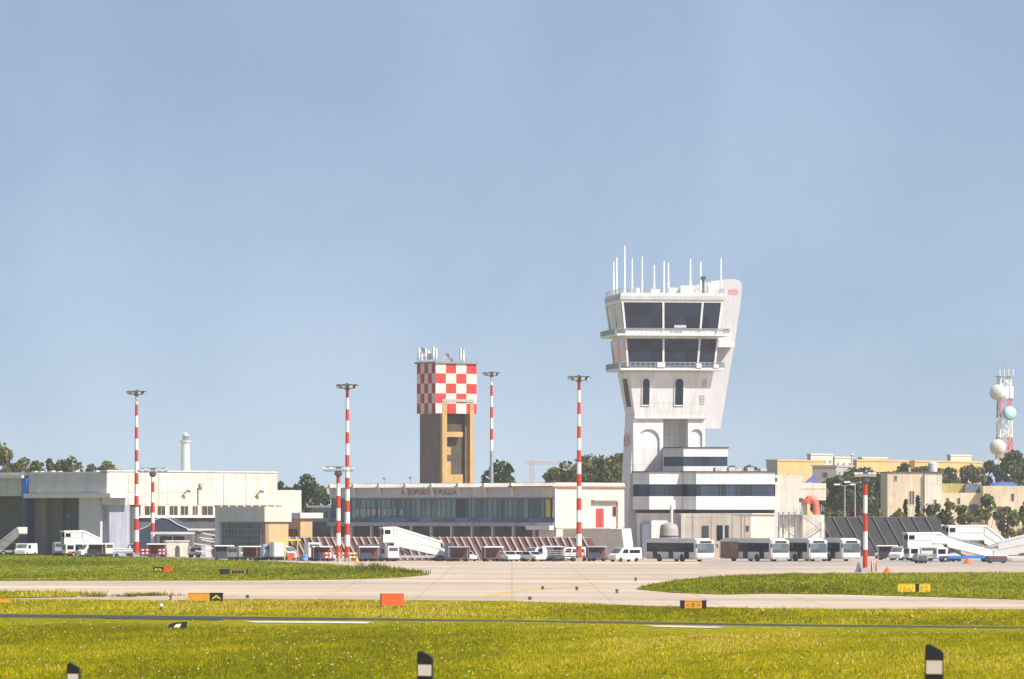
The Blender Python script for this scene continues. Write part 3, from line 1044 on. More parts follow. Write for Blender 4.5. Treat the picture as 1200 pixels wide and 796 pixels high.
for pa, pb_, ya, yb in ((523, 543, 512, 506), (523, 529, 533, 524), (523, 529, 566, 541), (529, 543, 566, 556)):
    B(-1.55, -.12, O.ey(pa), O.ey(pb_), z(ya), z(yb)).build('landing', [OCHRE], ot)
B(-1.5, .27, O.ey(517), O.ey(554), z(470.8), z(467.6)).build('beam', [mat('beam_grey', (0.33, 0.33, 0.36), .7)], ot)
cb = MB()
ov = .55
xb, ya = .15, O.ey(510.5, .15)
xa, yb = O.fx(488.5, ya), O.ey(558.5, .15)
cb.box(xa + .05, xb - .05, ya + .05, yb - .05, zc0 + .02, zc1 - .02, 2)
nr = 5
for r_ in range(nr):
    za, zb = zc1 - (zc1 - zc0) * (r_ + 1) / nr, zc1 - (zc1 - zc0) * r_ / nr
    for c_ in range(5):
        q0, q1 = xa + (xb - xa) * c_ / 5, xa + (xb - xa) * (c_ + 1) / 5
        cb.add([(q0, ya, za), (q1, ya, za), (q1, ya, zb), (q0, ya, zb)], [(0, 1, 2, 3)], (r_ + c_ + 1) % 2)
        cb.add([(q1, yb, za), (q0, yb, za), (q0, yb, zb), (q1, yb, zb)], [(0, 1, 2, 3)], (r_ + c_ + 1) % 2)
    for c_ in range(4):
        p0, p1 = ya + (yb - ya) * c_ / 4, ya + (yb - ya) * (c_ + 1) / 4
        cb.add([(xb, p0, za), (xb, p1, za), (xb, p1, zb), (xb, p0, zb)], [(0, 1, 2, 3)], (r_ + c_) % 2)
        cb.add([(xa, p1, za), (xa, p0, za), (xa, p0, zb), (xa, p1, zb)], [(0, 1, 2, 3)], (r_ + c_) % 2)
cb.build('checkered_top', [mat('checker_white', (0.66, 0.60, 0.50), .6, streak=.15), mat('checker_red', (0.50, 0.028, 0.016), .6, streak=.2), LGREY], ot)
B(xa - .3, xb + .3, ya - .3, yb + .3, zc1, zc1 + .3).build('roof', [mat('dark_roof_slab', (0.22, .22, .24), .7)], ot)  # dark grey slab capping the checkered top
mb = MB()
for t_ in np.linspace(0, 1, 9):
    for (u, v) in ((xa + t_ * (xb - xa), ya), (xb, ya + t_ * (yb - ya))):
        mb.tube((u, v, zc1 + .2), (u, v, zc1 + 1.0), .035, n=5)
mb.bar((xa, ya, zc1 + 1.0), (xb, ya, zc1 + 1.0), .06)
mb.bar((xb, ya, zc1 + 1.0), (xb, yb, zc1 + 1.0), .06)
mb.build('railing', [STEEL], ot)
def tz(py):
    return z(py)
for px, pt, kind in ((492, 407, 'panel'), (497, 410, 'dish'), (500, 408, 'panel'), (509, 406, 'panel'), (505, 418, 'dish'), (526, 417, 'dish'), (530, 422, 'dish'), (541, 407, 'panel'), (544, 411, 'dish'), (557, 428, 'dish')):
    mb = MB()
    u = O.fx(px, ya + 1) if px < 515 else None
    if u is None:
        yy, u = O.ey(px, -1.0), -1.0
    else:
        yy = ya + 1
    zz = tz(pt)
    if kind == 'panel':
        mb.tube((u, yy, zc1 + .2), (u, yy, zz - .3), .07, n=6)
        mb.box(u - .16, u + .16, yy - .35, yy - .1, zz - .2 - 1.9, zz)
        mb.box(u + .2, u + .42, yy + .05, yy + .3, zz - 2.1, zz - .3)
        mb.build('antenna', [RADOME], ot)
    else:
        mb.tube((u, yy, zc1 - .2 if pt > 425 else zc1 + .2), (u, yy, max(zz - .3, zc1)), .06, n=6)
        mb.lathe([(.05, 0), (.5, .05), (.62, .28), (.55, .30), (.1, .12)], 14, axis=((.35, -1, .1), (u, yy - .1, zz)))
        mb.build('dish', [RADOME], ot)

# ================================================================== CONTROL TOWER
C = Site(777, 775, -8)
ct = thing('control_tower', 'tall white airport control tower with a flared glass cab', 'tower', C.loc, C.rz)
z = C.z
def ring(pl, pr, y0, depth, e=0.0):
    a, b_ = C.fx(pl, y0), C.fx(pr, y0)
    return [(a - e, y0 - e), (b_ + e, y0 - e), (b_ + e, y0 + depth + e), (a - e, y0 + depth + e)]
Z = {p: z(p) for p in (343, 352, 354.5, 385, 397, 425, 436, 488)}
r_roof = ring(727, 849, -.2, 15.4)
r_a = ring(728.6, 847, 0, 15)
r_b = ring(731.6, 843, .5, 13.6)
r_c = ring(732.5, 842, .6, 13.3)
r_d = ring(735, 838, 1.1, 12)
r_e = ring(737.5, 836, 1.3, 11.6)
r_f = ring(744, 826.5, 2.4, 8.6)
# stem
zs0, zs1 = 0, Z[488]
zp = z(553)
arch_b = zp - .5
xl, xr = C.fx(742, 2.9), C.fx(777, 2.9)
B(xl, xr, 3.05, 10.9, 0, zs1 + .3).build('stem', [TWHITE], ct)
def arch_plate(x0, x1, y0, y1, ax0, ax1, azt, z0, z1, m):
    r_ = (ax1 - ax0) / 2
    pts = [(x0, z0), (ax0, z0)]
    for i in range(13):
        a = pi - pi * i / 12
        pts.append(((ax0 + ax1) / 2 + r_ * cos(a), azt - r_ + r_ * sin(a)))
    pts += [(ax1, z0), (x1, z0), (x1, z1), (x0, z1)]
    return MB().prism(pts, 'y', y0, y1).build('arched_front', [m], ct)
arch_plate(xl, xr, 2.75, 3.05, C.fx(747.5, 2.8), C.fx(773, 2.8), z(502.5), arch_b, zs1 + .25, TWHITE)
B(xl, xr, 2.75, 3.04, 0, arch_b).build('stem', [TWHITE], ct)
# flared foot on the left
MB().hexa([(xl - 1.1, 3.0), (xl - .002, 2.9), (xl - .002, 10.9), (xl - 1.1, 10.9)], 0, [(xl - .08, 3.0), (xl - .002, 2.9), (xl - .002, 10.9), (xl - .08, 10.9)], z(500)).build('stem_foot', [TWHITE], ct)
B(xr + .002, C.fx(806, 6), 6.4, 10.8, 0, zs1 + .3).build('stem_recess', [TWHITE], ct)
x2, x3 = C.fx(806, 2.9), C.fx(826, 2.9)
B(x2, x3, 3.05, 10.9, 0, zs1 + .3).build('stem', [TWHITE], ct)
arch_plate(x2, x3, 2.75, 3.05, C.fx(809, 2.8), C.fx(823, 2.8), z(502.5), z(524.5), zs1 + .25, TWHITE)
B(x2, x3, 2.75, 3.04, 0, z(524.5)).build('stem', [TWHITE], ct)
# oval emblem on the shaded side of the stem
mb = MB()
for (zc_, rr) in ((z(515.5), .62), (z(519), .5), (z(512.8), .4)):
    pr_ = []
    for i in range(20):
        a = 2 * pi * i / 20
        pr_.append((xl - .62, 6.0 + 3.2 * rr * cos(a), zc_ + rr * sin(a)))
    mb.path(pr_ + [pr_[0]], .09, 5)
mb.build('emblem', [mat('faded_emblem_pink', (0.62, 0.33, 0.38), .6)], ct)
# flared body
MB().hexa(r_f, zs1, r_e, Z[436]).build('body', [TWHITE], ct)
MB().hexa([(p[0] * 1 + (-.06 if i in (0, 3) else .06), p[1] + (-.06 if i < 2 else .06)) for i, p in enumerate(r_f)], zs1 - .35,
          [(p[0] * 1 + (-.1 if i in (0, 3) else .1), p[1] + (-.1 if i < 2 else .1)) for i, p in enumerate(r_f)], zs1 + .02).build('collar', [TWHITE], ct)
def body_y(py):
    t_ = (z(py) - zs1) / (Z[436] - zs1)
    return 2.4 + t_ * (1.3 - 2.4)
def slot(pa, pb_, pt, pbm, m=GL_DARK):
    x0, x1 = C.fx(pa, 1.8), C.fx(pb_, 1.8)
    zb, ztp = z(pbm), z(pt)
    r_ = (x1 - x0) / 2
    pts = [(x0, zb), (x1, zb)] + [((x0 + x1) / 2 + r_ * cos(a), ztp - r_ + r_ * sin(a)) for a in [pi * i / 10 for i in range(11)]]
    mb = MB()
    n = len(pts)
    f_ = lambda q: body_y(HOR - (q - HC) * F / C.Y)
    vs = [(p[0], f_(p[1]) - .05, p[1]) for p in pts] + [(p[0], f_(p[1]) + .4, p[1]) for p in pts]
    fs = [tuple(range(n)), tuple(range(n, 2 * n))[::-1]] + [(i, (i + 1) % n, n + (i + 1) % n, n + i) for i in range(n)]
    mb.add(vs, fs)
    w_ = mb.build('window', [m], ct)
    mb = MB()
    P_ = [(p[0], f_(p[1]) - .06, p[1]) for p in pts]
    mb.path(P_ + [P_[0]], .09, 5)
    mb.build('frame', [TWHITE], w_)
slot(752.5, 761.5, 443, 475)
slot(790.5, 801, 443, 475)
# slit on the left flank of the body
xf = lambda t_: r_f[0][0] + t_ * (r_e[0][0] - r_f[0][0])
mb = MB()
ta, tb = (z(476) - zs1) / (Z[436] - zs1), (z(443) - zs1) / (Z[436] - zs1)
mb.add([(xf(ta) - .06, 4.5, z(476)), (xf(ta) - .06, 8.5, z(476)), (xf(tb) - .06, 8.5, z(443)), (xf(tb) - .06, 4.5, z(443)),
        (xf(ta) + .3, 4.5, z(476)), (xf(ta) + .3, 8.5, z(476)), (xf(tb) + .3, 8.5, z(443)), (xf(tb) + .3, 4.5, z(443))],
       [(0, 1, 2, 3), (4, 7, 6, 5), (0, 4, 5, 1), (2, 6, 7, 3), (0, 3, 7, 4), (1, 5, 6, 2)])
mb.build('window', [mat('slit_brown', (0.07, 0.035, 0.03), .7)], ct)
for pa, pb_, pt, pm in ((823, 828, 443, 452), (820, 826, 461, 473)):
    mb = MB()
    for i in range(4):
        za = z(pm) + (z(pt) - z(pm)) * i / 4
        yb_ = body_y(HOR - (za - HC) * F / C.Y)
        mb.box(C.fx(pa, 1.8), C.fx(pb_, 1.8), yb_ - .08, yb_ + .2, za, za + (z(pt) - z(pm)) / 4 * .55)
    mb.build('vent_grille', [mat('vent_grey', (0.45, 0.44, 0.43), .6)], ct)
# cab: two glazed storeys
def shell(bot, z0, top, z1, name, m, inset=.0):
    return MB().hexa(bot, z0, top, z1).build(name, m, ct)
r425 = ring(735, 838, 1.1, 12)
glb = shell(r_d, Z[425] - .6, r_c, Z[397], 'lower_glazing', [GL_DARK])
glt = shell(r_b, Z[385] - .1, r_a, Z[354.5], 'upper_glazing', [GL_DARK])
def mullions(bot, z0, top, z1, fracs, par, w=.3):
    for fr in fracs:
        p0 = Vector((bot[0][0] + (bot[1][0] - bot[0][0]) * fr, bot[0][1] - .03, z0))
        p1 = Vector((top[0][0] + (top[1][0] - top[0][0]) * fr, top[0][1] - .03, z1))
        MB().bar(p0, p1, w, .22, 0, (0, -1, 0)).build('mullion', [TWHITE], par)
    for i, j in ((2, 1), (3, 0)):      # rear corner posts and side posts
        MB().bar((*bot[i], z0), (*top[i], z1), .3).build('mullion', [TWHITE], par)
    for fr in (.5,):
        for i, j in ((1, 2), (0, 3)):
            b0 = Vector((*bot[i], z0)).lerp(Vector((*bot[j], z0)), fr)
            t0 = Vector((*top[i], z1)).lerp(Vector((*top[j], z1)), fr)
            MB().bar(b0, t0, .2).build('mullion', [TWHITE], par)
FR = [(777 - 735) / 103.]
mullions(r_d, Z[425] - .6, r_c, Z[397], (0.008, .41, .80, .992), glb)
mullions(r_b, Z[385] - .1, r_a, Z[354.5], (0.008, .41, .80, .992), glt)
# bronze tint on the cab's left panes
def leftpane(bot, z0, top, z1, par):
    mb = MB()
    e = .05
    vs = []
    for rr, zz in ((bot, z0), (top, z1)):
        ya_, yb_ = rr[0][1] + .4, rr[3][1] - .4
        for (yy, ex) in ((ya_, -e), (yb_, -e), (yb_, .1), (ya_, .1)):
            vs.append((rr[0][0] + ex, yy, zz))
    mb.add(vs, [(3, 2, 1, 0), (4, 5, 6, 7), (0, 1, 5, 4), (1, 2, 6, 5), (2, 3, 7, 6), (3, 0, 4, 7)])
    mb.build('side_pane', [GL_TAN], par)
leftpane(r_d, Z[425] - .4, r_c, Z[397] - .1, glb)
leftpane(r_b, Z[385] + .1, r_a, Z[354.5] - .1, glt)
# blinds / consoles glimpsed behind the glass
mb = MB()
x0, x1 = C.fx(790, .2), C.fx(804, .2)
mb.box(x0, x1, .12, .25, z(384), z(381))
mb.build('console', [LGREY], glt)
# header and sill bands
shell(ring(728, 848, -.08, 15.2), Z[354.5], ring(727.5, 848.5, -.12, 15.3), Z[352] + .1, 'header', [TWHITE])
# roof slab
MB().hexa(ring(727, 849, -.3, 15.6), Z[352] + .1, ring(727, 849, -.3, 15.6), z(347)).build('roof', [mat('roof_slab_grey', (0.50, 0.50, 0.50), .7, streak=.15)], ct)
MB().hexa(ring(727.5, 848.5, -.25, 15.4), z(347), ring(727.5, 848.5, -.25, 15.4), z(343.5)).build('roof', [mat('roof_kerb_pale', (0.62, 0.61, 0.60), .7)], ct)
def balcony(rr, zslab0, zslab1, ztop, ext, name):
    rr = [(rr[0][0] - ext, rr[0][1] - ext), (rr[1][0] + ext, rr[1][1] - ext), (rr[2][0] + ext, rr[2][1] + ext), (rr[3][0] - ext, rr[3][1] + ext)]
    s_ = MB().hexa(rr, zslab0, rr, zslab1).build(name, [TWHITE], ct)
    mb, mp = MB(), MB()
    for i in range(4):
        a, b_ = Vector(rr[i]), Vector(rr[(i + 1) % 4])
        for zz, w_ in ((ztop, .10), ((zslab1 + ztop) / 2, .06)):
            mb.bar((*a, zz), (*b_, zz), w_)
        n = int((b_ - a).length / .75)
        for k_ in range(n):
            p = a.lerp(b_, k_ / n)
            mb.tube((*p, zslab1), (*p, ztop), .045, n=5)
        n2 = int((b_ - a).length / .25)
        for k_ in range(n2):
            p = a.lerp(b_, k_ / n2)
            mp.tube((*p, zslab1 + .1), (*p, ztop - .05), .022, n=4)
    mb.build('railing', [STEEL], s_)
    mp.build('baluster', [mat('grey_baluster', (0.42, 0.45, 0.50), .6)], s_)
    return s_
balcony(r_b, z(393.6), z(391.2), z(385.3), 1.35, 'balcony')
balcony(r_d, z(433.8), z(431.4), z(424.8), 1.25, 'balcony')
B(r_c[0][0] + .1, r_c[1][0] - .1, r_c[0][1] + .1, r_c[2][1] - .1, Z[397] - .01, Z[385] - .08).build('floor_band', [TWHITE], ct)
B(r_e[0][0] + .1, r_e[1][0] - .1, r_e[0][1] + .1, r_e[2][1] - .1, Z[436] - .3, Z[425] - .58).build('floor_band', [TWHITE], ct)
# white cabinets on the balconies
for pa, pb_, pt, pm, ex in ((770, 779, 425, 430.5, -.6), (836, 842, 427, 431, -.3), (849, 857, 389, 392.5, -.2), (840, 847, 388, 392, -.5), (816, 822, 426, 431, -.6)):
    B(C.fx(pa, 0), C.fx(pb_, 0), -.3, .5, z(pm), z(pt)).build('cabinet', [TWHITE], ct)
# roof railing
mb = MB()
rr = ring(728, 848, -.2, 15.2)
zr0, zr1 = z(343.5), z(338.6)
for i in range(4):
    a, b_ = Vector(rr[i]), Vector(rr[(i + 1) % 4])
    mb.bar((*a, zr1), (*b_, zr1), .08)
    mb.bar((*a, (zr0 + zr1) / 2), (*b_, (zr0 + zr1) / 2), .05)
    n = 14
    for k_ in range(n):
        p = a.lerp(b_, k_ / n)
        mb.tube((*p, zr0), (*p, zr1), .05, n=5)
mb.build('railing', [STEEL], ct)
for px, pt, yy in ((719, 307, 13), (722.6, 302, 12), (732, 288.5, 4), (740.7, 303, 9), (752.4, 301, 2), (766.6, 311, 6), (778, 306, 3), (783.2, 308, 9), (809, 303, 4), (821, 306, 8), (844.8, 302, 10)):
    xx = C.fx(px, yy)
    zb_, zt_ = z(343.5), z(pt, 0, yy)
    mb = MB()
    mb.tube((xx, yy, zb_), (xx, yy, zb_ + (zt_ - zb_) * .4), .16, .15, 8)
    mb.tube((xx, yy, zb_ + (zt_ - zb_) * .4), (xx, yy, zt_), .13, .10, 8)
    mb.build('antenna', [LAMPW], ct)
for px, yy, w_, h in ((746, 3, 1.0, .9), (768, 5, 1.4, .8), (792, 4, 2.0, 1.0), (806, 3, 2.2, 1.3), (833, 2, .8, 1.6), (838, 5, 1.2, 2.1)):
    xx = C.fx(px, yy)
    B(xx - w_ / 2, xx + w_ / 2, yy, yy + 1.2, z(343.5), z(343.5) + h).build('roof_unit', [LAMPW], ct)
mb = MB()
xx = C.fx(824, 5)
mb.tube((xx, 5, z(343.5)), (xx, 5, z(324)), .14)
mb.box(xx - .35, xx + .35, 4.7, 5.3, z(326), z(322))
mb.build('beacon', [DSTEEL], ct)
# great raking slab behind the cab
yw = 12.2
pts = [(804, 341), (807, 338.5), (815, 334.5), (828, 330.5), (845, 327.2), (860, 326.5), (866, 327.8), (869, 331), (869.6, 338), (868.6, 350), (862, 395), (852, 455), (844.3, 502.5), (823, 502.5), (821, 470), (812, 380)]
MB().prism([(C.fx(p[0], yw), z(p[1], 0, yw)) for p in pts], 'y', yw, yw + 3.4).build('rear_slab', [mat('slab_white', (0.52, 0.52, 0.53), .6, var=.05, streak=.08)], ct)
lettering('enav', LOGO, ct, C.fx(853.5, yw), C.fx(865.5, yw), yw - .03, z(345, 0, yw), z(338.5, 0, yw))
B(C.fx(836, 9), C.fx(857, yw), 9.2, yw - .02, z(404), z(398)).build('bridge', [TWHITE], ct)

# ------------------------------------------------------------------ podium offices at the tower's foot
od = thing('tower_offices', 'stepped white office block with ribbon windows at the tower foot', 'building', C.loc, C.rz)
def PL(lst):
    return [(C.fx(px, y), y) for px, y in lst]
def storey(poly, z0, z1, name, m, e=0.0):
    if e:
        cxm = sum(p[0] for p in poly) / len(poly)
        cym = sum(p[1] for p in poly) / len(poly)
        poly = [(p[0] + e * (1 if p[0] > cxm else -1), p[1] + e * (1 if p[1] > cym else -1)) for p in poly]
    return MB().prism(poly, 'z', z0, z1).build(name, m, od)
up_p = PL([(778, -1.0), (801, -4.0), (853, -4.0), (853, 2.6), (778, 2.6)])
storey(up_p, z(553) + .01, z(546.8), 'wall', [TWHITE])
storey([(p[0] * .995, p[1] + (.15 if p[1] < 0 else 0)) for p in up_p], z(546.8), z(535.6), 'ribbon_window', [GL_BAND])
storey(up_p, z(535.6), z(525.2), 'wall', [TWHITE])
storey(up_p, z(525.2), z(524.2), 'roof_edge', [ROOFDARK], .15)
mp_ = PL([(741.5, -6.0), (761, -8.6), (799, -8.6), (816, -11.2), (908, -11.2), (908, 2.6), (741.5, 2.6)])
storey(mp_, z(597.3), z(582), 'wall', [TWHITE])
inn = [(p[0] + (.12 if i == 0 else (-.12 if i in (4, 5) else .04)), p[1] + (.16 if p[1] < 0 else -.1)) for i, p in enumerate(mp_)]
storey(inn, z(582), z(568), 'ribbon_window', [GL_BAND])
storey(mp_, z(568), z(554.2), 'wall', [TWHITE])
storey(mp_, z(554.2), z(552.9), 'roof_edge', [ROOFDARK], .18)
mb = MB()
for pxm in (771, 781, 791):
    xx = C.fx(pxm, -8.45)
    mb.box(xx - .04, xx + .04, -8.5, -8.4, z(582), z(568))
for pxm in range(822, 908, 11):
    xx = C.fx(pxm, -11.05)
    mb.box(xx - .04, xx + .04, -11.1, -11.0, z(582), z(568))
mb.build('mullion', [DSTEEL], od)
mb = MB()
for px in (842, 858, 865, 880, 895):
    xx = C.fx(px, -8)
    mb.box(xx - .5, xx + .5, -8, -6, z(553), z(553) + random.uniform(.3, .7))
mb.build('roof_vent', [LGREY], od)
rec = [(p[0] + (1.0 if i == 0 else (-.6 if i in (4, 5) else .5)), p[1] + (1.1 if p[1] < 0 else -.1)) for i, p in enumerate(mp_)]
storey(rec, z(601.5), z(597.3), 'recess_band', [mat('recess_shadow_tone', (0.06, 0.05, 0.05), .8)])  # recess shadow painted in as a dark band
storey(rec, 0, z(601.5), 'ground_floor', [TWHITE])
B(C.fx(750.5, -5.9), C.fx(761, -7.5), -7.55, -5.5, 0, z(614)).build('door', [mat('slate_door', (0.16, 0.18, 0.24), .5)], od)
# skewed low block in front
lb = [(C.fx(798, -12), -12.0), (C.fx(880, -16), -16.0), (C.fx(907, -14.2), -14.2), (C.fx(907, -9), -9.0), (C.fx(798, -9), -9.0)]
storey(lb, 0, z(603), 'block_wall', [CREAM])
storey(lb, z(603), z(601.9), 'block_roof', [WHITE], .2)
def skew(pa, pb_, pt, pm, name, m, d=.06):
    def pnt(px):
        t_ = (px - 798) / (880 - 798)
        y = -12 - 4 * t_
        return (C.fx(px, y), y)
    a, b_ = pnt(pa), pnt(pb_)
    return MB().prism([(a[0], a[1] - d), (b_[0], b_[1] - d), (b_[0], b_[1] + .1), (a[0], a[1] + .1)], 'z', z(pm), z(pt)).build(name, [m], od)
skew(822.5, 830.5, 616, 632, 'door', DGREY)
skew(840, 854, 615.5, 633, 'door', GL_BAND)
skew(847, 849, 615.5, 633, 'door_post', WHITE, .1)
skew(798, 801.5, 603.2, 634, 'corner_column', WHITE, .12)
skew(874, 877.5, 616, 622.5, 'window', DGREY)
for px in (812, 833.5, 858, 869, 873):
    skew(px, px + .8, 603.5, 634, 'wall_joint', mat('joint_grey', (0.5, 0.47, 0.43), .8), .05)
B(C.fx(906.5, -14), C.fx(913, -14), -14, -10, 0, z(602)).build('wall', [LGREY], od)
# cream wing to the right, facing the sun
cw = C.fx(908.2, -8), C.fx(939, -8)
B(cw[0] + .02, cw[1], -8, 2, 0, z(557)).build('cream_wing', [CREAM], od)
B(cw[1] - 5, C.fx(968, -7), -7, 1.5, z(586.5), z(566.5)).build('cream_wing', [CREAM], od)
B(cw[1] - 4.9, C.fx(968.3, -7), -7.06, -6.9, z(573.2), z(572.5)).build('wall_joint', [mat('joint_beige', (0.6, .54, .42), .8)], od)
B(cw[1] + .02, C.fx(966, -9), -9, 0, 0, z(603.5)).build('cream_wing', [CREAM], od)
B(cw[1] - 2, C.fx(946, -6), -6, -1, z(603.5), z(586.5)).build('cream_wing', [CREAM], od)
B(C.fx(904, -9), C.fx(942, -9), -9.3, -8.1, z(603), z(602)).build('terrace_slab', [LGREY], od)
mb = MB()
for i in range(18):
    xx = C.fx(884 + i * 3.3, -9.2)
    mb.tube((xx, -9.2, z(602)), (xx, -9.2, z(593.5)), .05, n=5)
    if i < 17:
        mb.bar((xx, -9.2, z(593.5)), (xx + .45, -9.2, z(593.5)), .07)
        mb.bar((xx, -9.2, z(597.5)), (xx + .45, -9.2, z(597.5)), .05)
mb.build('railing', [mat('pale_railing', (0.5, .5, .48), .6)], od)
B(C.fx(925, -4), C.fx(941.5, -4), -4, -1.2, z(566.6), z(556)).build('roof_unit', [mat('pinkish_unit', (0.55, .42, .38), .7, var=.4, scale=1.5)], od)
mb = MB().prism([(C.fx(942.5, -3), z(566)), (C.fx(957.5, -3), z(564.5)), (C.fx(956, -3), z(556)), (C.fx(952, -3), z(557.5))], 'y', -3, -2.8)
mb.build('solar_panel', [BLUEROOF], od)
B(C.fx(907.6, -8.1), C.fx(911, -8.1), -8.1, -8.0, z(564), z(560.5)).build('window', [DGREY], od)
B(C.fx(937, -8.1), C.fx(941, -8.1), -8.1, -8.0, z(588), z(584)).build('window', [DGREY], od)

# salmon ventilation duct
dc = thing('ventilation_duct', 'bent salmon red duct rising beside the cream wing', 'duct', (gx(955, 771), 771, 0), 0)
zz = lambda py: gz(py, 771)
mb = MB()
pp = [(gx(p, 771) - gx(955, 771), 0, zz(q)) for p, q in ((946, 587), (947.5, 585), (950, 584.2), (953, 585.2), (955.3, 588), (956.6, 593), (956.8, 598), (956.8, 606))]
for a, b_ in zip(pp[:-1], pp[1:]):
    mb.tube(a, b_, .52, .52, 12)
mb.build('pipe', [PIPE], dc)
mb = MB().tube(pp[0], (pp[0][0] - .15, 0, pp[0][2] - .35), .7, .62, 12)
mb.build('cowl', [PIPE], dc)

# steel fire stair
st = thing('steel_stair', 'grey steel outdoor stair zigzagging against the white offices', 'staircase', (gx(918, 752), 752, 0), 0)
zz = lambda py: gz(py, 752)
X_ = lambda px: gx(px, 752) - gx(918, 752)
mb = MB()
for px in (913, 918, 925, 932, 939):
    for yy in (0, 1.6):
        mb.tube((X_(px), yy, 0), (X_(px), yy, zz(600)), .08, n=6)
mb.build('post', [STEEL], st)
mb = MB()
flights = [((939, 636), (918, 618)), ((918, 618), (937, 603)), ((938, 604), (962, 621)), ((962, 621), (942, 634))]
for (a, b_), yy in zip(flights, (0, .9, 0, .9)):
    p0, p1 = Vector((X_(a[0]), yy, zz(a[1]))), Vector((X_(b_[0]), yy, zz(b_[1])))
    mb.bar(p0, p1, .7, .12)
    for o_ in (.55, 1.0):
        mb.bar(p0 + Vector((0, -.35, o_)), p1 + Vector((0, -.35, o_)), .06)
    for i in range(8):
        p = p0.lerp(p1, i / 7)
        mb.bar(p + Vector((0, -.35, 0)), p + Vector((0, -.35, 1.0)), .04)
mb.build('flight', [STEEL], st)
for px0, px1, py in ((911, 922, 618), (932, 944, 603), (955, 967, 621)):
    B(X_(px0), X_(px1), -.3, 1.7, zz(py) - .1, zz(py)).build('landing', [STEEL], st)
mb = MB()
for px in (962, 966.5):
    mb.tube((X_(px), 0, 0), (X_(px), 0, zz(612)), .07, n=6)
mb.bar((X_(913), -.05, zz(634)), (X_(932), -.05, zz(605)), .06)
mb.bar((X_(932), -.05, zz(634)), (X_(913), -.05, zz(605)), .06)
mb.build('brace', [STEEL], st)

# silo-like grey tank and white vent stack before the offices
tk = thing('grey_tank', 'squat grey tank behind the first parked bus', 'tank', (gx(784, 757), 757, 0), 0)
MB().lathe([(1.45, 0), (1.45, 3.3), (1.38, 4.5), (1.2, 5.05), (.5, 5.35), (.1, 5.4)], 20).build('shell', [mat('tank_grey', (0.36, .345, .33), .6, streak=.2)], tk)
mb = MB().lathe([(1.5, 3.2), (1.5, 3.4)], 20)
mb.build('band', [DSTEEL], tk)
vt = thing('vent_stack', 'slim white vent stack with an orange stripe by the offices', 'chimney', (gx(787, 760), 760, 0), 0)
MB().lathe([(.22, 0), (.22, gz(596, 760)), (.3, gz(596, 760)), (.3, gz(592.5, 760)), (.12, gz(592, 760))], 12).build('pipe', [WHITE], vt)
B(.24, .36, -.15, .15, gz(611, 760), gz(597, 760)).build('stripe', [VRED], vt)

# ================================================================== MASTS
def mast(px, Y, ptop, pbase_r, ptop_r, nb, label, head, group='red and white floodlight masts', plain=0.0):
    t = thing('floodlight_mast', label, 'mast', (gx(px, Y), Y, 0), 0, group)
    zt_ = gz(ptop, Y)
    mb = MB()
    zb0 = .5
    zs = [zb0 + (zt_ - zb0) * i / nb for i in range(nb + 1)]
    for i in range(nb):
        f0, f1 = i / nb, (i + 1) / nb
        ra, rb_ = pbase_r + (ptop_r - pbase_r) * f0, pbase_r + (ptop_r - pbase_r) * f1
        mi = i % 2
        if f1 <= plain:
            mi = 2
        mb.tube((0, 0, zs[i]), (0, 0, zs[i + 1]), ra, rb_, 14, mi)
    mb.build('pole', [RED, MWHITE, STEEL], t)
    B(-.5, .5, -.5, .5, 0, .52).build('footing', [mat('footing_concrete', (0.4, .38, .35), .9)], t)
    if head == 'ring':
        mb = MB()
        mb.lathe([(.25, zt_ - .5), (.9, zt_ - .1), (.95, zt_ + .1), (.3, zt_ + .35), (.05, zt_ + .5)], 16)
        rad = 1.15
        n = 20
        pr_ = [(rad * cos(2 * pi * i / n), rad * sin(2 * pi * i / n), zt_) for i in range(n + 1)]
        mb.path(pr_, .06, 6)
        for i in range(4):
            mb.bar((0, 0, zt_), (rad * cos(pi * i / 2), rad * sin(pi * i / 2), zt_), .07)
        mb.build('crown_ring', [DSTEEL], t)
        for i in range(9):
            a = 2 * pi * i / 9 + .2
            d = Vector((cos(a), sin(a), 0))
            c = d * 1.35 + Vector((0, 0, zt_ + .02))
            n_ = (d * .8 + Vector((0, 0, -.6))).normalized()
            lam = MB().bar(c - n_ * .16, c + n_ * .16, .62, .5).build('floodlight', [DSTEEL], t)
            MB().bar(c + n_ * .165, c + n_ * .18, .54, .42).build('lens', [LAMPW], lam)
    else:
        wd = head
        mb = MB()
        for dz in (0, .55):
            mb.bar((-wd / 2, 0, zt_ + dz), (wd / 2, 0, zt_ + dz), .12)
        for u in (-wd / 2, -wd / 4, 0, wd / 4, wd / 2):
            mb.bar((u, 0, zt_ - .1), (u, 0, zt_ + .6), .08)
        mb.lathe([(.2, zt_ - .9), (.55, zt_ - .5), (.55, zt_ - .2), (.2, zt_)], 12)
        mb.build('head_frame', [DSTEEL], t)
        for i in range(5):
            u = -wd / 2 + wd * i / 4
            for s_ in (-1, 1):
                c = Vector((u, s_ * .32, zt_ + .25))
                n_ = Vector((0, s_ * .8, -.5)).normalized()
                lam = MB().bar(c - n_ * .15, c + n_ * .15, .6, .42).build('floodlight', [mat('lamp_housing_pale', (0.55, .55, .54), .5) if i != 2 else DSTEEL], t)
                MB().bar(c + n_ * .155, c + n_ * .17, .5, .34).build('lens', [LAMPW], lam)
    B(-.25, .3, .45, .9, .3, 1.9).build('control_box', [WHITE], t)
    return t
mast(160, 790, 460.5, .42, .21, 14, 'tall red and white mast before the cream hangar wall', 'ring')
mast(179, 780, 553, .33, .26, 8, 'shorter striped mast with a wide lamp bar before the hangar', 4.2)
mast(396.5, 700, 552, .34, .27, 7, 'shorter striped mast with wide lamp head beside a taller mast', 3.9)
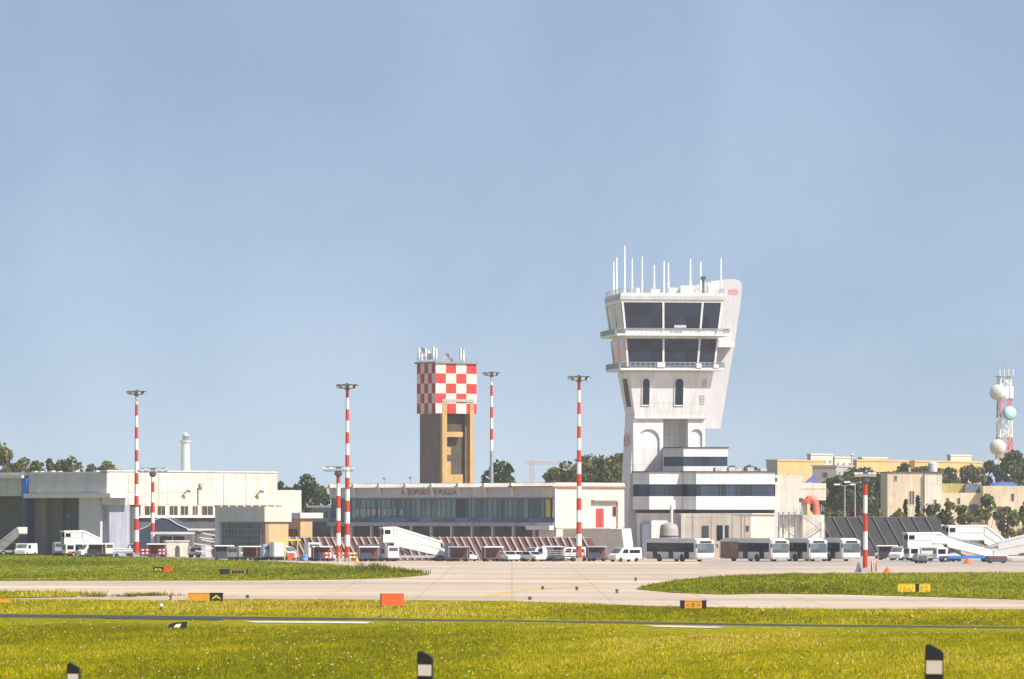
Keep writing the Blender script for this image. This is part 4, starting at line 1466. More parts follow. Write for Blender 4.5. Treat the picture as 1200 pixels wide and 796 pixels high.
mast(407, 704, 453, .40, .20, 15, 'tall red and white mast paired with a shorter one', 'ring')
mast(678.5, 700, 443.5, .42, .20, 15, 'tall red and white mast before the terminal red door', 'ring')
mast(1014, 568, 559, .27, .22, 5, 'short thick striped mast at the right grass island', 1.9)
mast(576, 880, 438.5, .40, .22, 16, 'distant thin mast, grey below, between checkered tower and trees', 'ring', None, .60)

# ================================================================== VEHICLES
def wheel(parent, x, y, r, w, name='wheel'):
    t = MB().lathe([(r * .55, -w / 2), (r * .92, -w / 2), (r, -w * .3), (r, w * .3), (r * .92, w / 2), (r * .55, w / 2)], 16, axis=((1, 0, 0), (x, y, r))).build(name, [RUBBER], parent)
    MB().lathe([(.05, -w * .42), (r * .54, -w * .46), (r * .54, w * .46), (.05, w * .42)], 12, axis=((1, 0, 0), (x, y, r))).build('rim', [STEEL], t)

def make_bus(label):
    t = thing('apron_bus', label, 'bus', (0, 0, 0), 0, 'airport apron buses')
    Lb, hw, hh = 13.8, 1.5, 3.05
    MB().box(-hw, hw, 0, Lb, .32, hh).build('body', [VWHITE], t, bevel=.14)
    B(-hw + .25, hw - .25, .8, Lb - .8, hh, hh + .22).build('roof_unit', [VWHITE], t)
    for sx in (-1, 1):
        a, b_ = (sx * hw, sx * (hw + .02))
        mb = MB().box(min(a, b_), max(a, b_), .75, Lb - .5, 1.35, 2.62)
        for yy in (2.0, 6.2, 10.4):
            mb.box(min(a, b_), max(a, b_), yy, yy + 1.25, .45, 1.349)
        sw = mb.build('side_window', [GL_VEH], t)
        mb = MB()
        for yy in (2.0, 3.25, 4.7, 6.2, 7.45, 8.9, 10.4, 11.65, 12.5):
            mb.box(min(b_, b_ + sx * .012), max(b_, b_ + sx * .012), yy - .03, yy + .03, 1.35, 2.62)
        mb.build('pillar', [BLACKP], sw)
        for yy in (3.9, 10.0):
            wheel(t, sx * 1.36, yy, .48, .3)
            MB().lathe([(.58, -.02), (.58, .02)], 16, axis=((1, 0, 0), (sx * (hw + .005), yy, .5))).build('wheel_arch', [BLACKP], t)
        MB().bar((sx * 1.45, -.02, 2.5), (sx * 1.72, -.3, 2.45), .06).bar((sx * 1.72, -.3, 2.45), (sx * 1.72, -.3, 1.95), .2, .12).build('mirror', [BLACKP], t)
        B(sx * 1.1 - .22, sx * 1.1 + .22, -.05, .02, .78, 1.0).build('headlight', [LAMPW], t)
        B(sx * 1.32 - .07, sx * 1.32 + .07, Lb - .02, Lb + .03, .8, 1.3).build('tail_light', [VRED], t)
    B(-1.32, 1.32, -.035, .1, 1.25, 2.55).build('windscreen', [GL_SCREEN], t)
    B(-.95, .95, -.04, .1, 2.62, 2.9).build('destination_display', [BLACKP], t)
    B(-1.46, 1.46, -.08, .15, .34, .62).build('bumper', [VGREY], t)
    B(-1.3, 1.3, Lb - .1, Lb + .03, 1.5, 2.5).build('rear_window', [GL_VEH], t)
    return t
bus0 = make_bus('white apron bus with dark side windows standing alone, first from the tower')
bus0.location = (gx(827, 696), 696, 0)
bus0.rotation_euler = (0, 0, R(30))
b2 = again(bus0, (gx(915, 698), 698, 0), R(30), 'white apron bus with a mottled brown panel on its rear side', 'airport apron buses')
MB().box(-1.545, -1.52, 8.6, 13.3, .5, 2.75).build('brown_side_panel', [BROWNT], b2)  # mottled brown panel over the rear left side
b3 = again(bus0, (gx(959.5, 700), 700, 0), R(29), 'white apron bus between the brown panelled bus and the last bus', 'airport apron buses')
b4 = again(bus0, (gx(998, 702), 702, 0), R(27), 'white apron bus nearest the short striped mast, last of the row', 'airport apron buses')

def make_car(name, label, cat, prof, glassprof, Lc, hw, wr, col, wy, group):
    """prof: side outline (y, z) of the body; glassprof: side-window outline"""
    t = thing(name, label, cat, (0, 0, 0), 0, group)
    MB().prism(prof, 'x', -hw, hw).build('body', [col], t, bevel=.05)
    for sx in (-1, 1):
        a, b_ = sorted((sx * hw, sx * (hw + .015)))
        MB().prism(glassprof, 'x', a, b_).build('side_window', [GL_VEH], t)
        for yy in wy:
            wheel(t, sx * (hw - .1), yy, wr, .22)
        B(sx * (hw - .3) - .17, sx * (hw - .3) + .17, -.03, .1, .62, .8).build('headlight', [LAMPW], t)
        B(sx * (hw - .16) - .09, sx * (hw - .16) + .09, Lc - .06, Lc + .02, .7, 1.0).build('tail_light', [VRED], t)
    # windscreen and rear glass follow the outline's slopes
    def slab(i, j, name, m):
        (y0, z0), (y1, z1) = prof[i], prof[j]
        d = Vector((0, y1 - y0, z1 - z0))
        n = Vector((0, -d.z, d.y)).normalized()
        if n.z < 0:
            n = -n
        p0 = Vector((0, y0, z0)) + d * .1
        p1 = Vector((0, y0, z0)) + d * .9
        e = n * .02
        w_ = hw - .12
        mb = MB()
        vs = [Vector((s_ * w_, 0, 0)) + p + ee for ee in (e, -e) for p, s_ in ((p0, -1), (p0, 1), (p1, 1), (p1, -1))]
        mb.add(vs, [(0, 1, 2, 3), (7, 6, 5, 4), (0, 4, 5, 1), (1, 5, 6, 2), (2, 6, 7, 3), (3, 7, 4, 0)])
        mb.build(name, [m], t)
    return t, slab
CARP = [(0, .3), (0, .72), (.9, .92), (1.75, 1.42), (3.2, 1.45), (3.85, .95), (3.98, .35)]
CARG = [(1.25, .95), (1.85, 1.34), (3.1, 1.36), (3.5, .97)]
VANP = [(0, .32), (0, .95), (.55, 1.15), (1.2, 1.95), (4.6, 2.0), (4.75, .36)]
VANG = [(1.1, 1.2), (1.45, 1.75), (2.2, 1.78), (2.2, 1.2)]
def car(label, col, px, Y, rz, group='cars and vans parked along the apron'):
    t, slab = make_car('parked_car', label, 'car', CARP, CARG, 3.95, .84, .30, col, (.75, 3.15), group)
    slab(2, 3, 'windscreen', GL_VEH)
    slab(4, 5, 'rear_window', GL_VEH)
    t.location = (gx(px, Y), Y, 0)
    t.rotation_euler = (0, 0, R(rz))
    return t
def van(label, col, px, Y, rz, rear=False, group='cars and vans parked along the apron', side=False):
    t, slab = make_car('parked_van', label, 'van', VANP, VANG, 4.72, .95, .33, col, (.85, 3.7), group)
    slab(2, 3, 'windscreen', GL_SCREEN)
    if side:
        B(.95, .97, 2.4, 4.3, 1.2, 1.68).build('side_window', [GL_VEH], t)
    B(-.72, .72, 4.66, 4.80, 1.15, 1.75).build('rear_window', [GL_VEH], t)
    t.location = (gx(px, Y), Y, 0)
    t.rotation_euler = (0, 0, R(rz))
    return t
van('white van parked at the end of the short maroon fence', VWHITE, 717, 694, -52, side=True)
car('small white car nearest the white stair truck, nose to camera', VWHITE, 553, 702, 25)
car('grey car between two white cars before the long fence', VGREY, 570, 704, -40)
car('white car parked left of the white boxy van', VWHITE, 586, 703, -60)
car('white hatchback close behind the row, round headlamps facing the camera', VWHITE, 602, 699, 20)
van('white boxy van just left of the dark flat trailer', VWHITE, 617, 703, -45)
car('white car at the right end of the boxy van', VWHITE, 634, 698, 35)
van('white van alone under the blue hangar pillar', VWHITE, 23, 795, -20)
van('small white van in front of the tan stairs by the hangar', VWHITE, 92, 773, -62)
van('white van with dark glass before the blue glass front, left one', VWHITE, 284, 720, -40)
van('pale grey van with a dark cab window before the blue glass front', mat('vehicle_pale_grey', (0.55, .57, .6), .35), 303, 722, -50)
car('white car on the far side of the dark fence, near the last bus', VWHITE, 1060, 735, -55)

def flatbed(label, px, Y, rz, Lf, bedc, load, group='flat trailers on the apron'):
    t = thing('flat_trailer', label, 'trailer', (gx(px, Y), Y, 0), R(rz), group)
    B(-Lf / 2, Lf / 2, -.8, .8, .62, .8).build('bed', [bedc], t)
    for sx in (-Lf / 2 + .6, Lf / 2 - .6):
        for sy in (-.7, .7):
            tt = MB().lathe([(.12, -.1), (.28, -.1), (.3, 0), (.28, .1), (.12, .1)], 12, axis=((0, 1, 0), (sx, sy, .3))).build('wheel', [RUBBER], t)
    mb = MB()
    if load == 'pipes':
        for i in range(4):
            mb.tube((-Lf / 2 + .2, -.5 + i * .3, .95 + .1 * (i % 2)), (Lf / 2 - .3, -.5 + i * .3, .95 + .1 * (i % 2)), .11)
        mb.tube((-Lf / 2 + .2, -.3, 1.3), (Lf / 2 - .4, -.3, 1.25), .1)
        mb.bar((Lf / 2 - .9, -.2, .8), (Lf / 2 - .7, -.2, 1.75), .25)
        mb.build('pipe_load', [WHITE], t)
    elif load == 'rails':
        for i in range(3):
            mb.box(-Lf / 2, Lf / 2, -.8, -.74, .95 + i * .28, 1.02 + i * .28)
            mb.box(-Lf / 2, Lf / 2, .74, .8, .95 + i * .28, 1.02 + i * .28)
        for i in range(5):
            x_ = -Lf / 2 + Lf * i / 4
            mb.box(x_ - .03, x_ + .03, -.79, -.75, .8, 1.6)
            mb.box(x_ - .03, x_ + .03, .75, .79, .8, 1.6)
        mb.build('side_rail', [STEEL], t)
    MB().bar((Lf / 2, 0, .6), (Lf / 2 + 1.0, 0, .4), .1).build('drawbar', [DSTEEL], t)
    return t
flatbed('flat trailer carrying white pipes by the tall left mast', 145, 772, 5, 3.4, VGREY, 'pipes')
flatbed('dark flat trailer with low rails beside the red door mast', 660, 700, 8, 4.0, DSTEEL, 'rails')
flatbed('dark flat trailer with rails behind the tall central mast foot', 690, 706, -4, 2.6, VRED, 'rails')

# mobile passenger stairs
def stair_truck(label, px, Y, rz, L, h, mirror, base, canopy, plat=1.4, group='mobile passenger stairs'):
    """+x = the high end unless mirrored; L length, h height of the head platform"""
    t = thing('passenger_stairs', label, 'passenger stairs', (gx(px, Y), Y, 0), R(rz), group)
    s = -1 if mirror else 1
    def bx(mb, a, b_, y0, y1, z0, z1):
        return mb.box(min(s * a, s * b_), max(s * a, s * b_), y0, y1, z0, z1)
    bx(MB(), -L / 2, L / 2 - .6, -1.0, 1.0, .5, .85).build('chassis', [base], t)
    for a in (-L / 2 + 1.0, L / 2 - 1.6):
        for yy in (-.9, .9):
            w_ = MB().lathe([(.15, -.14), (.4, -.14), (.42, 0), (.4, .14), (.15, .14)], 14, axis=((0, 1, 0), (s * a, yy, .42))).build('wheel', [RUBBER], t)
            MB().lathe([(.04, -.15), (.2, -.16), (.2, .16), (.04, .15)], 10, axis=((0, 1, 0), (s * a, yy, .42))).build('rim', [STEEL], w_)
    # flight: solid-sided stair with steps
    x0, x1 = -L / 2 + .2, L / 2 - plat - .1
    for yy in (-.82, .82):
        pts = [(s * x0, .75), (s * (x0 + .7), .75), (s * x1, h - .5), (s * x1, h + .75), (s * (x0 + .1), 1.75)]
        MB().prism(pts, 'y', yy - .03, yy + .03).build('side_panel', [VWHITE if canopy or base is BLUEV else mat('grey_mesh_panel', (0.20, .20, .19), .6, var=.4, scale=2)], t)
    mb = MB()
    n = 12
    for i in range(n):
        f_ = i / n
        xa_ = x0 + .1 + (x1 - x0) * f_
        zz_ = .85 + (h - .85) * (i + 1) / n
        bx(mb, xa_, xa_ + (x1 - x0) / n, -.79, .79, zz_ - .18, zz_)
    mb.build('step', [STEEL], t)
    bx(MB(), x1, x1 + plat, -.85, .85, h - .15, h).build('platform', [STEEL], t)
    for yy in (-.85, .8):
        bx(MB(), x1, x1 + plat, yy, yy + .05, h, h + 1.0).build('platform_rail', [VWHITE], t)
    if canopy:
        zc_ = h + 2.1
        rise = zc_ - 3.0
        pts = [(s * (x0 + .6), 2.6), (s * (x1 - .2), zc_ - .25), (s * (x1 + plat + .1), zc_ - .2), (s * (x1 + plat + .1), zc_), (s * (x1 - .3), zc_ + .05), (s * (x0 + .4), 2.85)]
        MB().prism(pts, 'y', -.95, .95).build('canopy', [VWHITE], t)
        for yy in (-.9, .87):
            pts = [(s * (x1 + .1), h + 1.0), (s * (x1 + plat - .05), h + 1.0), (s * (x1 + plat - .05), zc_ - .2), (s * (x1 + .1), zc_ - .2)]
            c_ = MB().prism(pts, 'y', yy, yy + .03).build('canopy_side', [VWHITE], t)
            pts = [(s * (x1 + plat - 1.05), h + 1.1), (s * (x1 + plat - .2), h + 1.1), (s * (x1 + plat - .2), zc_ - .4), (s * (x1 + plat - 1.05), zc_ - .4)]
            MB().prism(pts, 'y', yy - .015, yy + .045).build('pane', [GL_VEH], c_)
            pts = [(s * (x0 + .7), 1.7), (s * x1, h + .7), (s * x1, zc_ - .25), (s * (x0 + .7), 2.6)]
            MB().prism(pts, 'y', yy, yy + .02).build('canopy_side', [VWHITE], t)
    else:
        mb = MB()
        for yy in (-.82, .82):
            mb.bar((s * x0, yy, 2.0), (s * x1, yy, h + 1.0), .09)
        mb.build('handrail', [STEEL], t)
    mb = MB()
    for yy in (-.7, .7):
        mb.bar((s * (x1 - 2.6), yy, .85), (s * (x1 + .2), yy, h - .2), .14)
        mb.bar((s * (x1 + .9), yy, .85), (s * (x1 - 1.4), yy, h - 1.0), .12)
    mb.build('lift_arm', [DSTEEL], t)
    # driver's cab under the high end
    ca = (L / 2 - 1.9, L / 2 - .3)
    cb_ = bx(MB(), ca[0], ca[1], -1.0, 1.0, .5, 1.95).build('cab', [VWHITE], t, bevel=.06)
    bx(MB(), ca[1] - .02, ca[1] + .03, -.85, .85, 1.1, 1.8).build('windscreen', [GL_VEH], cb_)
    bx(MB(), ca[0] + .3, ca[1] - .25, -1.03, -.99, 1.15, 1.8).build('side_window', [GL_VEH], cb_)
    return t
stair_truck('white canopied stairs with a boxy head, before the long maroon fence', 484, 703, 17, 9.4, 2.75, True, VGREY, True, 1.6)
stair_truck('cream canopied stairs with rust base before the left hangar', 97, 782, 24, 6.9, 2.0, True, VRED, True, 3.0)
stair_truck('blue based white stairs sloping down to the right, right of the dark fence', 1128, 692, 10, 8.6, 2.6, True, BLUEV, False, 1.8)
stair_truck('white canopied stairs behind the blue based ones', 1146, 713, 12, 9.6, 3.0, True, VGREY, True, 5.4)
stair_truck('low white stairs facing left at the end of the dark fence', 1091, 700, 18, 8.0, 2.0, True, VGREY, True, 4.6)
stair_truck('open steel stairs rising to the right edge', 1192, 706, 5, 9.0, 3.4, False, DSTEEL, False)
stair_truck('white stairs at the right edge, lower and in front of the steel ones', 1196, 694, -4, 8.0, 2.1, False, WHITE, True)
stair_truck('grey open stairs in the shade by the blue pillar', 14, 806, 12, 5.0, 3.6, False, VGREY, False)

# baggage tractors, boxes and ground power carts
def gpu(label, px, Y, rz, w, h, colr, name='power_cart', cat='ground power cart', accent=DGREY, group=None):
    t = thing(name, label, cat, (gx(px, Y), Y, 0), R(rz), group)
    MB().box(-w / 2, w / 2, -.8, .8, .5, h).build('housing', [colr], t, bevel=.06)
    for sx in (-w / 2 + .4, w / 2 - .4):
        for sy in (-.7, .7):
            MB().lathe([(.1, -.09), (.24, -.09), (.26, 0), (.24, .09), (.1, .09)], 12, axis=((0, 1, 0), (sx, sy, .26))).build('wheel', [RUBBER], t)
    B(-w / 2 + .2, w / 2 - .2, -.83, -.79, h - .75, h - .25).build('louvre', [accent], t)
    B(-w / 2, w / 2, -.85, .85, .36, .5).build('chassis', [DSTEEL], t)
    MB().bar((w / 2, 0, .42), (w / 2 + .9, 0, .3), .08).build('drawbar', [DSTEEL], t)
    return t
gg = 'ground power carts'
gpu('white power cart left of the tall left mast', 127, 774, 20, 1.4, 2.2, VWHITE, group=gg)
gpu('blue grey power cart at the left end of the tan stairs', 68, 785, 20, 1.6, 2.3, mat('cart_blue_grey', (0.30, .34, .42), .5), group=gg)
gpu('pale blue power cart before the blue glass front', 312, 720, 25, 1.6, 2.3, mat('cart_pale_blue', (0.30, .42, .58), .5), group=gg)
gpu('white power cart before the tan wall', 325, 719, 30, 1.9, 2.6, VWHITE, accent=VWHITE, group=gg)
gpu('white and grey cart beside the tan gatehouse', 366, 712, 25, 1.9, 2.6, VWHITE, group=gg)
gpu('white cart on an orange base right of the paired masts', 441, 704, 15, 2.2, 2.4, VWHITE, accent=VWHITE, group=gg)
gpu('dark slate cart between the paired masts and the white cart', 424, 705, 10, 1.8, 2.3, mat('cart_slate', (0.09, .11, .15), .5), group=gg)
gpu('white cart beside the boxy head of the white stairs', 459, 701, 20, 1.7, 2.2, VWHITE, group=gg)
gpu('dark cart at the low end of the white stairs', 526, 702, 0, 1.1, 2.6, mat('cart_slate', (0.09, .11, .15), .5), group=gg)
gpu('small grey cart in front of the low white stairs', 1079, 672, 15, 1.6, 1.3, VGREY, group=gg)
gpu('low dull red cart near the right edge of the apron', 1168, 676, 4, 2.6, .95, MAROON, group=gg)

dolly0 = None
def dolly(label, px, Y, rz, coverm, load=True):
    t = thing('baggage_cart', label, 'baggage cart', (gx(px, Y), Y, 0), R(rz), 'baggage carts on the apron')
    B(-1.4, 1.4, -.75, .75, .42, .55).build('bed', [DSTEEL], t)
    for sx in (-1.0, 1.0):
        for sy in (-.65, .65):
            MB().lathe([(.08, -.08), (.2, -.08), (.21, 0), (.2, .08), (.08, .08)], 12, axis=((0, 1, 0), (sx, sy, .21))).build('wheel', [RUBBER], t)
    for sx in (-1.35, 1.35):
        for sy in (-.7, .7):
            MB().tube((sx, sy, .55), (sx, sy, 2.0), .04, n=6).build('post', [STEEL], t)
    MB().prism([(-.8, 2.0), (.8, 2.0), (.62, 2.15), (-.62, 2.15)], 'x', -1.45, 1.45).build('roof', [coverm], t)
    B(-1.34, 1.34, .66, .7, .56, 1.98).build('curtain', [MAROON], t)
    if load:
        mb = MB()
        B(-1.2, .4, -.55, .55, .56, 1.25).build('load', [NAVYCLOTH], t)
    MB().bar((1.4, 0, .45), (2.2, 0, .32), .07).build('drawbar', [DSTEEL], t)
    return t
for px, Y_, rz, m, ld, lab in ((262, 724, 12, VWHITE, True, 'white roofed baggage cart at the left foot of the blue glass front'), (293, 708, -20, VWHITE, False, 'empty baggage cart in front of the two vans by the blue glass'),
                               (377, 703, 15, VWHITE, True, 'loaded baggage cart just left of the paired masts'), (432, 700, 8, VWHITE, True, 'loaded baggage cart in front of the dark slate cart'),
                               (538, 699, -10, VGREY, False, 'grey roofed empty cart right of the white stairs'), (577, 698, 20, VWHITE, False, 'empty white roofed cart between the parked cars'),
                               (648, 705, -12, VWHITE, True, 'loaded baggage cart left of the red door mast'), (699, 704, 10, VGREY, True, 'loaded grey roofed cart right of the red door mast'),
                               (1040, 724, -15, VWHITE, True, 'loaded baggage cart before the dark fence left part'), (1073, 716, 8, VGREY, False, 'grey empty cart between the dark fence and the stairs'),
                               (183, 768, 6, VWHITE, False, 'empty cart between the two left masts and the cabin'), (112, 770, -15, VWHITE, True, 'loaded cart at the low end of the tan stairs')):
    dolly(lab, px, Y_, rz, m, ld)
car('white car parked close behind the paired masts', VWHITE, 389, 709, 40)
car('dark grey car under the dark fence, right of the last bus', VGREY, 1030, 745, -30)
van('white van behind the baggage carts at the tan gatehouse', VWHITE, 345, 722, 50)
van('white van squeezed between the white stairs and the long fence', VWHITE, 543, 707, 38)
van('white van with its side to the sun left of the flat trailer', VWHITE, 650, 708, -60, side=True)
van('white van in front of the dark fence near the low stairs', VWHITE, 1048, 715, -30)
van('white van parked at the hangar corner by the tall mast', VWHITE, 150, 795, -40)
gpu('white cart under the stairs with the blue base', 1118, 700, 0, 2.2, 2.0, VWHITE, group=gg)
gpu('white cart at the foot of the steel stairs', 1170, 700, 12, 2.4, 1.8, VWHITE, group=gg)
gpu('grey cart left of the empty baggage cart by the blue glass', 274, 716, -10, 1.7, 2.0, VGREY, group=gg)
gpu('small white cart right of the cream cabin', 228, 764, 14, 1.9, 1.7, VWHITE, group=gg)
gpu('white cart left of the small red striped barrier', 1085, 705, 10, 2.0, 2.3, VWHITE, group=gg)
# ticket-booth like white cabin with a dark doorway
bt = thing('site_cabin', 'cream cabin with a dark arched doorway by the left masts', 'cabin', (gx(208, 770), 770, 0), R(14))
B(-1.75, 1.75, 0, 2.4, .1, 2.45).build('wall', [CREAM], bt)
B(-1.9, 1.9, -.15, 2.55, 2.45, 2.6).build('roof', [WHITE], bt)
mb = MB().prism([(-.35, .12), (.35, .12), (.35, 1.4), (.2, 1.75), (0, 1.85), (-.2, 1.75), (-.35, 1.4)], 'y', -.06, .0)
mb.build('door', [DGREY], bt)
# rack of white boards
rk = thing('board_rack', 'rack of white boards stacked at odd angles left of the glass front', 'rack', (gx(240, 762), 762, 0), R(5))
mb = MB()
for sx in (-1.3, 1.3):
    for sy in (0, 1.6):
        mb.tube((sx, sy, 0), (sx, sy, 4.1), .07)
for zz_ in (1.0, 2.4, 4.05):
    mb.bar((-1.3, 0, zz_), (1.3, 0, zz_), .08)
mb.build('frame', [DSTEEL], rk)
random.seed(5)
for i, (zz_, xo) in enumerate(((.9, -.4), (1.45, .5), (1.95, -.6), (2.5, .6), (2.9, .3), (3.5, .7), (4.2, .1))):
    p = B(-1.1, 1.1, -.2, 1.5, 0, .16).build('board', [WHITE], rk)
    p.location = (xo, 0, zz_)
    p.rotation_euler = (0, random.uniform(-.12, .2), 0)
# yellow lifting gantry
gn = thing('lifting_gantry', 'yellow lifting gantry in front of the tan wall', 'gantry', (gx(341, 714), 714, 0), R(8))
mb = MB()
for sx in (-.95, .95):
    mb.bar((sx, -.5, 0), (sx, 0, 2.9), .12)
    mb.bar((sx, .5, 0), (sx, 0, 2.9), .12)
mb.build('leg', [mat('gantry_tan', (0.55, .40, .18), .6)], gn)
B(-1.4, 1.4, -.12, .12, 2.85, 3.1).build('beam', [YELLOW], gn)
MB().tube((.1, 0, 2.85), (.1, 0, 1.6), .04).build('hoist', [DSTEEL], gn)
B(-.5, .5, -.4, .4, .1, 1.1).build('winch_box', [VRED], gn)
# blue drum
dm = thing('plastic_drum', 'light blue drum standing by the cart near the gatehouse', 'drum', (gx(357, 706), 706, 0))
MB().lathe([(.42, 0), (.46, .1), (.46, .8), (.44, .95), (.1, 1.0)], 16).build('drum', [mat('drum_blue', (0.12, .30, .70), .4)], dm)
MB().lathe([(.47, .3), (.47, .36)], 16).build('hoop', [WHITE], dm)
# orange barrier frames round the paired masts
def barrier(label, px, Y, rz, colr, w=1.3):
    t = thing('safety_barrier', label, 'barrier', (gx(px, Y), Y, 0), R(rz), 'striped barriers round the mast feet')
    mb = MB()
    for i in range(2):
        zz_ = .55 + i * .5
        n = 5
        for k_ in range(n):
            mb.box(-w / 2 + w * k_ / n, -w / 2 + w * (k_ + 1) / n, -.04, .04, zz_, zz_ + .28, k_ % 2)
    mb.build('board', [colr, WHITE], t)
    mb = MB()
    for sx in (-w / 2 + .1, w / 2 - .1):
        mb.bar((sx, -.3, 0), (sx, .05, 1.2), .07)
        mb.bar((sx, .3, 0), (sx, .05, 1.2), .07)
    mb.build('leg', [DSTEEL], t)
    return t
barrier('orange and white barrier left of the paired mast feet', 385, 694, 5, ORANGE)
barrier('red striped barrier between the two paired mast feet', 400, 692, -8, RED)
barrier('amber striped barrier right of the paired mast feet', 413, 693, 4, AMBER)
barrier('red and white barrier beside the hangar striped masts', 170, 764, 3, RED, 1.6)
barrier('red and white barrier left of the cream cabin', 190, 763, -3, RED, 1.5)
barrier('small red striped barrier at the short thick mast', 1024, 570, 8, ORANGE, .7)

def cone(label, px, Y, c, r=.35, h=.75):
    t = thing('traffic_cone', label, 'cone', (gx(px, Y), Y, 0), 0, 'traffic cones on the apron')
    MB().lathe([(r, 0), (r, .06), (r * .7, .08), (r * .18, h), (.02, h + .02)], 14).build('body', [c], t)
    MB().lathe([(r * .52, h * .36), (r * .4, h * .58)], 14).build('band', [WHITE], t)
    return t
cone('orange cone beside the short thick striped mast', 1040, 566, ORANGE, .6, .6)
cone('orange cone in front of the blue based stairs', 1134, 668, ORANGE, .75, .75)
cone('white topped pale cone left of the short thick mast', 1006, 569, WHITE, .55, 1.1)
cone('amber cone right of the tall paired mast', 418, 690, AMBER, .5, .8)

# ================================================================== AIRFIELD SIGNS
def sign(label, px, pbot, pw, ptop, panels, rz=0, group='airfield guidance signs', depth=.3, legs=True):
    """panels: list of (width fraction, colour, text, text colour)"""
    Y_ = gY(pbot)
    w = pw * Y_ / F
    h = (pbot - ptop) * Y_ / F
    t = thing('airfield_sign', label, 'sign', (gx(px, Y_), Y_, 0), R(rz), group)
    x = -w / 2
    for fr, m, txt, tm_ in panels:
        ww = fr * w
        if m is not None:
            c_ = B(x, x + ww - .01, -depth / 2, depth / 2, .12, h).build('panel', [m], t)
            B(x - .03, x + ww + .02, -depth / 2 - .02, depth / 2 + .02, h, h + .05).build('top_rail', [m if m is not BLACKP else BLACKP], t)
            if txt:
                lettering(txt, tm_, c_, x + ww * .14, x + ww * .86, -depth / 2 - .01, .12 + (h - .12) * .22, .12 + (h - .12) * .78)
        x += ww
    mb = MB()
    for sx in (-w / 2 + .15, w / 2 - .15):
        mb.box(sx - .05, sx + .05, -.06, .06, 0, .125)
    mb.build('leg', [DSTEEL], t)
    return t
sign('large plain orange board on the grass by the taxiway', 459.5, 712, 27, 696.5, [(1, ORANGE, '', None)], 14, depth=.5)
sign('amber sign with a black end at the left taxiway edge', 241, 706, 41, 695.5, [(.62, AMBER, '', None), (.38, BLACKP, 'A', YELLOW)], 0)
sign('amber sign with dark ends at the right taxiway edge', 812.5, 715, 31, 704.5, [(.17, BLACKP, '', None), (.66, AMBER, '- | -', ROOFDARK), (.17, BLACKP, '', None)], 0)
sign('dull yellow and black sign on the left grass island', 274, 674.2, 33, 667.5, [(.36, BLACKP, '', None), (.58, DYELLOW, '----', BLACKP), (.06, BLACKP, '', None)], 0)
sign('small black sign with an orange lower corner on left island', 191, 671.5, 22, 665, [(.55, BLACKP, 'B', YELLOW), (.45, ORANGE, '', None)], -6)
sign('bright yellow double sign on the right grass island', 1071, 695.5, 38, 685, [(.54, YELLOW, 'I E-U', AMBER), (.12, BLACKP, '', None), (.34, YELLOW, 'F2', AMBER)], 0)
sign('small orange sign at the left picture edge', 5, 708, 12, 701.8, [(1, AMBER, '', None)], 5)
# toppled half of a sign in the near grass
Yb = gY(738.5)
ts = thing('fallen_sign', 'black and white fallen sign half hidden in the near grass', 'sign', (gx(208, Yb), Yb, 0), R(12))
MB().prism([(-.55, .1), (.5, .1), (.55, .48), (-.2, .42), (-.5, .3)], 'y', -.1, .1).build('panel', [BLACKP], ts)
MB().prism([(-.25, .15), (.1, .15), (.2, .36), (-.1, .33)], 'y', -.13, -.1).build('stripe', [WHITE], ts)
# small edge lights
def elight(label, px, py, c, h=.45):
    Y_ = gY(py)
    t = thing('edge_light', label, 'edge light', (gx(px, Y_), Y_, 0), 0, 'taxiway edge lights')
    MB().lathe([(.16, 0), (.16, .05), (.06, .08), (.06, h - .16)], 10).build('stem', [DSTEEL], t)
    MB().lathe([(.09, h - .16), (.14, h - .12), (.13, h), (.03, h + .04)], 10).build('lens', [c], t)
for i, (px, py, c, lab, h) in enumerate(((745, 681, DSTEEL, 'dark edge light on the concrete nearest the right island tip', .5), (676, 692, DSTEEL, 'dark edge light in mid taxiway below the yellow line', .45),
                                (636, 691, DSTEEL, 'dark edge light beside the long faded yellow line', .4), (723, 695.5, DSTEEL, 'dark edge light just off the right island tip', .5),
                                (621, 703, DSTEEL, 'dark edge light at the taxiway near edge', .35), (200, 703.5, MAROON, 'dark red edge light left of the amber sign', .6),
                                (290, 701, DSTEEL, 'dark edge light right of the amber and black sign', .35), (189, 717, LAMPW, 'pale edge light on the grass band before the left taxiway', .75),
                                (893, 721, AMBER, 'amber edge light in the grass right of the centre board', .6), (1068, 727, AMBER, 'amber edge light low in the grass on the right', .5))):
    elight(lab, px, py, c, h * .65)

# roadside delineator posts close to the camera
def delineator(label, x, y, ztop, rz):
    zb = terrain(x, y)
    t = thing('marker_post', label, 'marker post', (x, y, zb), R(rz), 'roadside marker posts')
    t.rotation_euler[1] = R(0.8)
    t.location.x -= 0.013
    h = ztop - zb
    w, d = .055, .045
    body = [(-w, 0), (w, 0), (w, h - .055), (w * .7, h - .035), (-w * .55, h), (-w * .9, h - .004), (-w, h - .02)]
    MB().prism([(-w, 0), (w, 0), (w, h - .30), (-w, h - .30)], 'y', -d, d).build('post', [VWHITE], t)
    MB().prism([(-w * 1.01, h - .30), (w * 1.01, h - .30)] + [(p[0] * 1.01, p[1]) for p in body[2:]], 'y', -d * 1.02, d * 1.02).build('cap', [BLACKP], t)
    MB().box(-w * .86, w * .9, -d * 1.02 - .006, -d * 1.02, h - .178, h - .098).build('reflector', [mat('reflector_pale', (0.62, .54, .49), .35)], t)
    return t
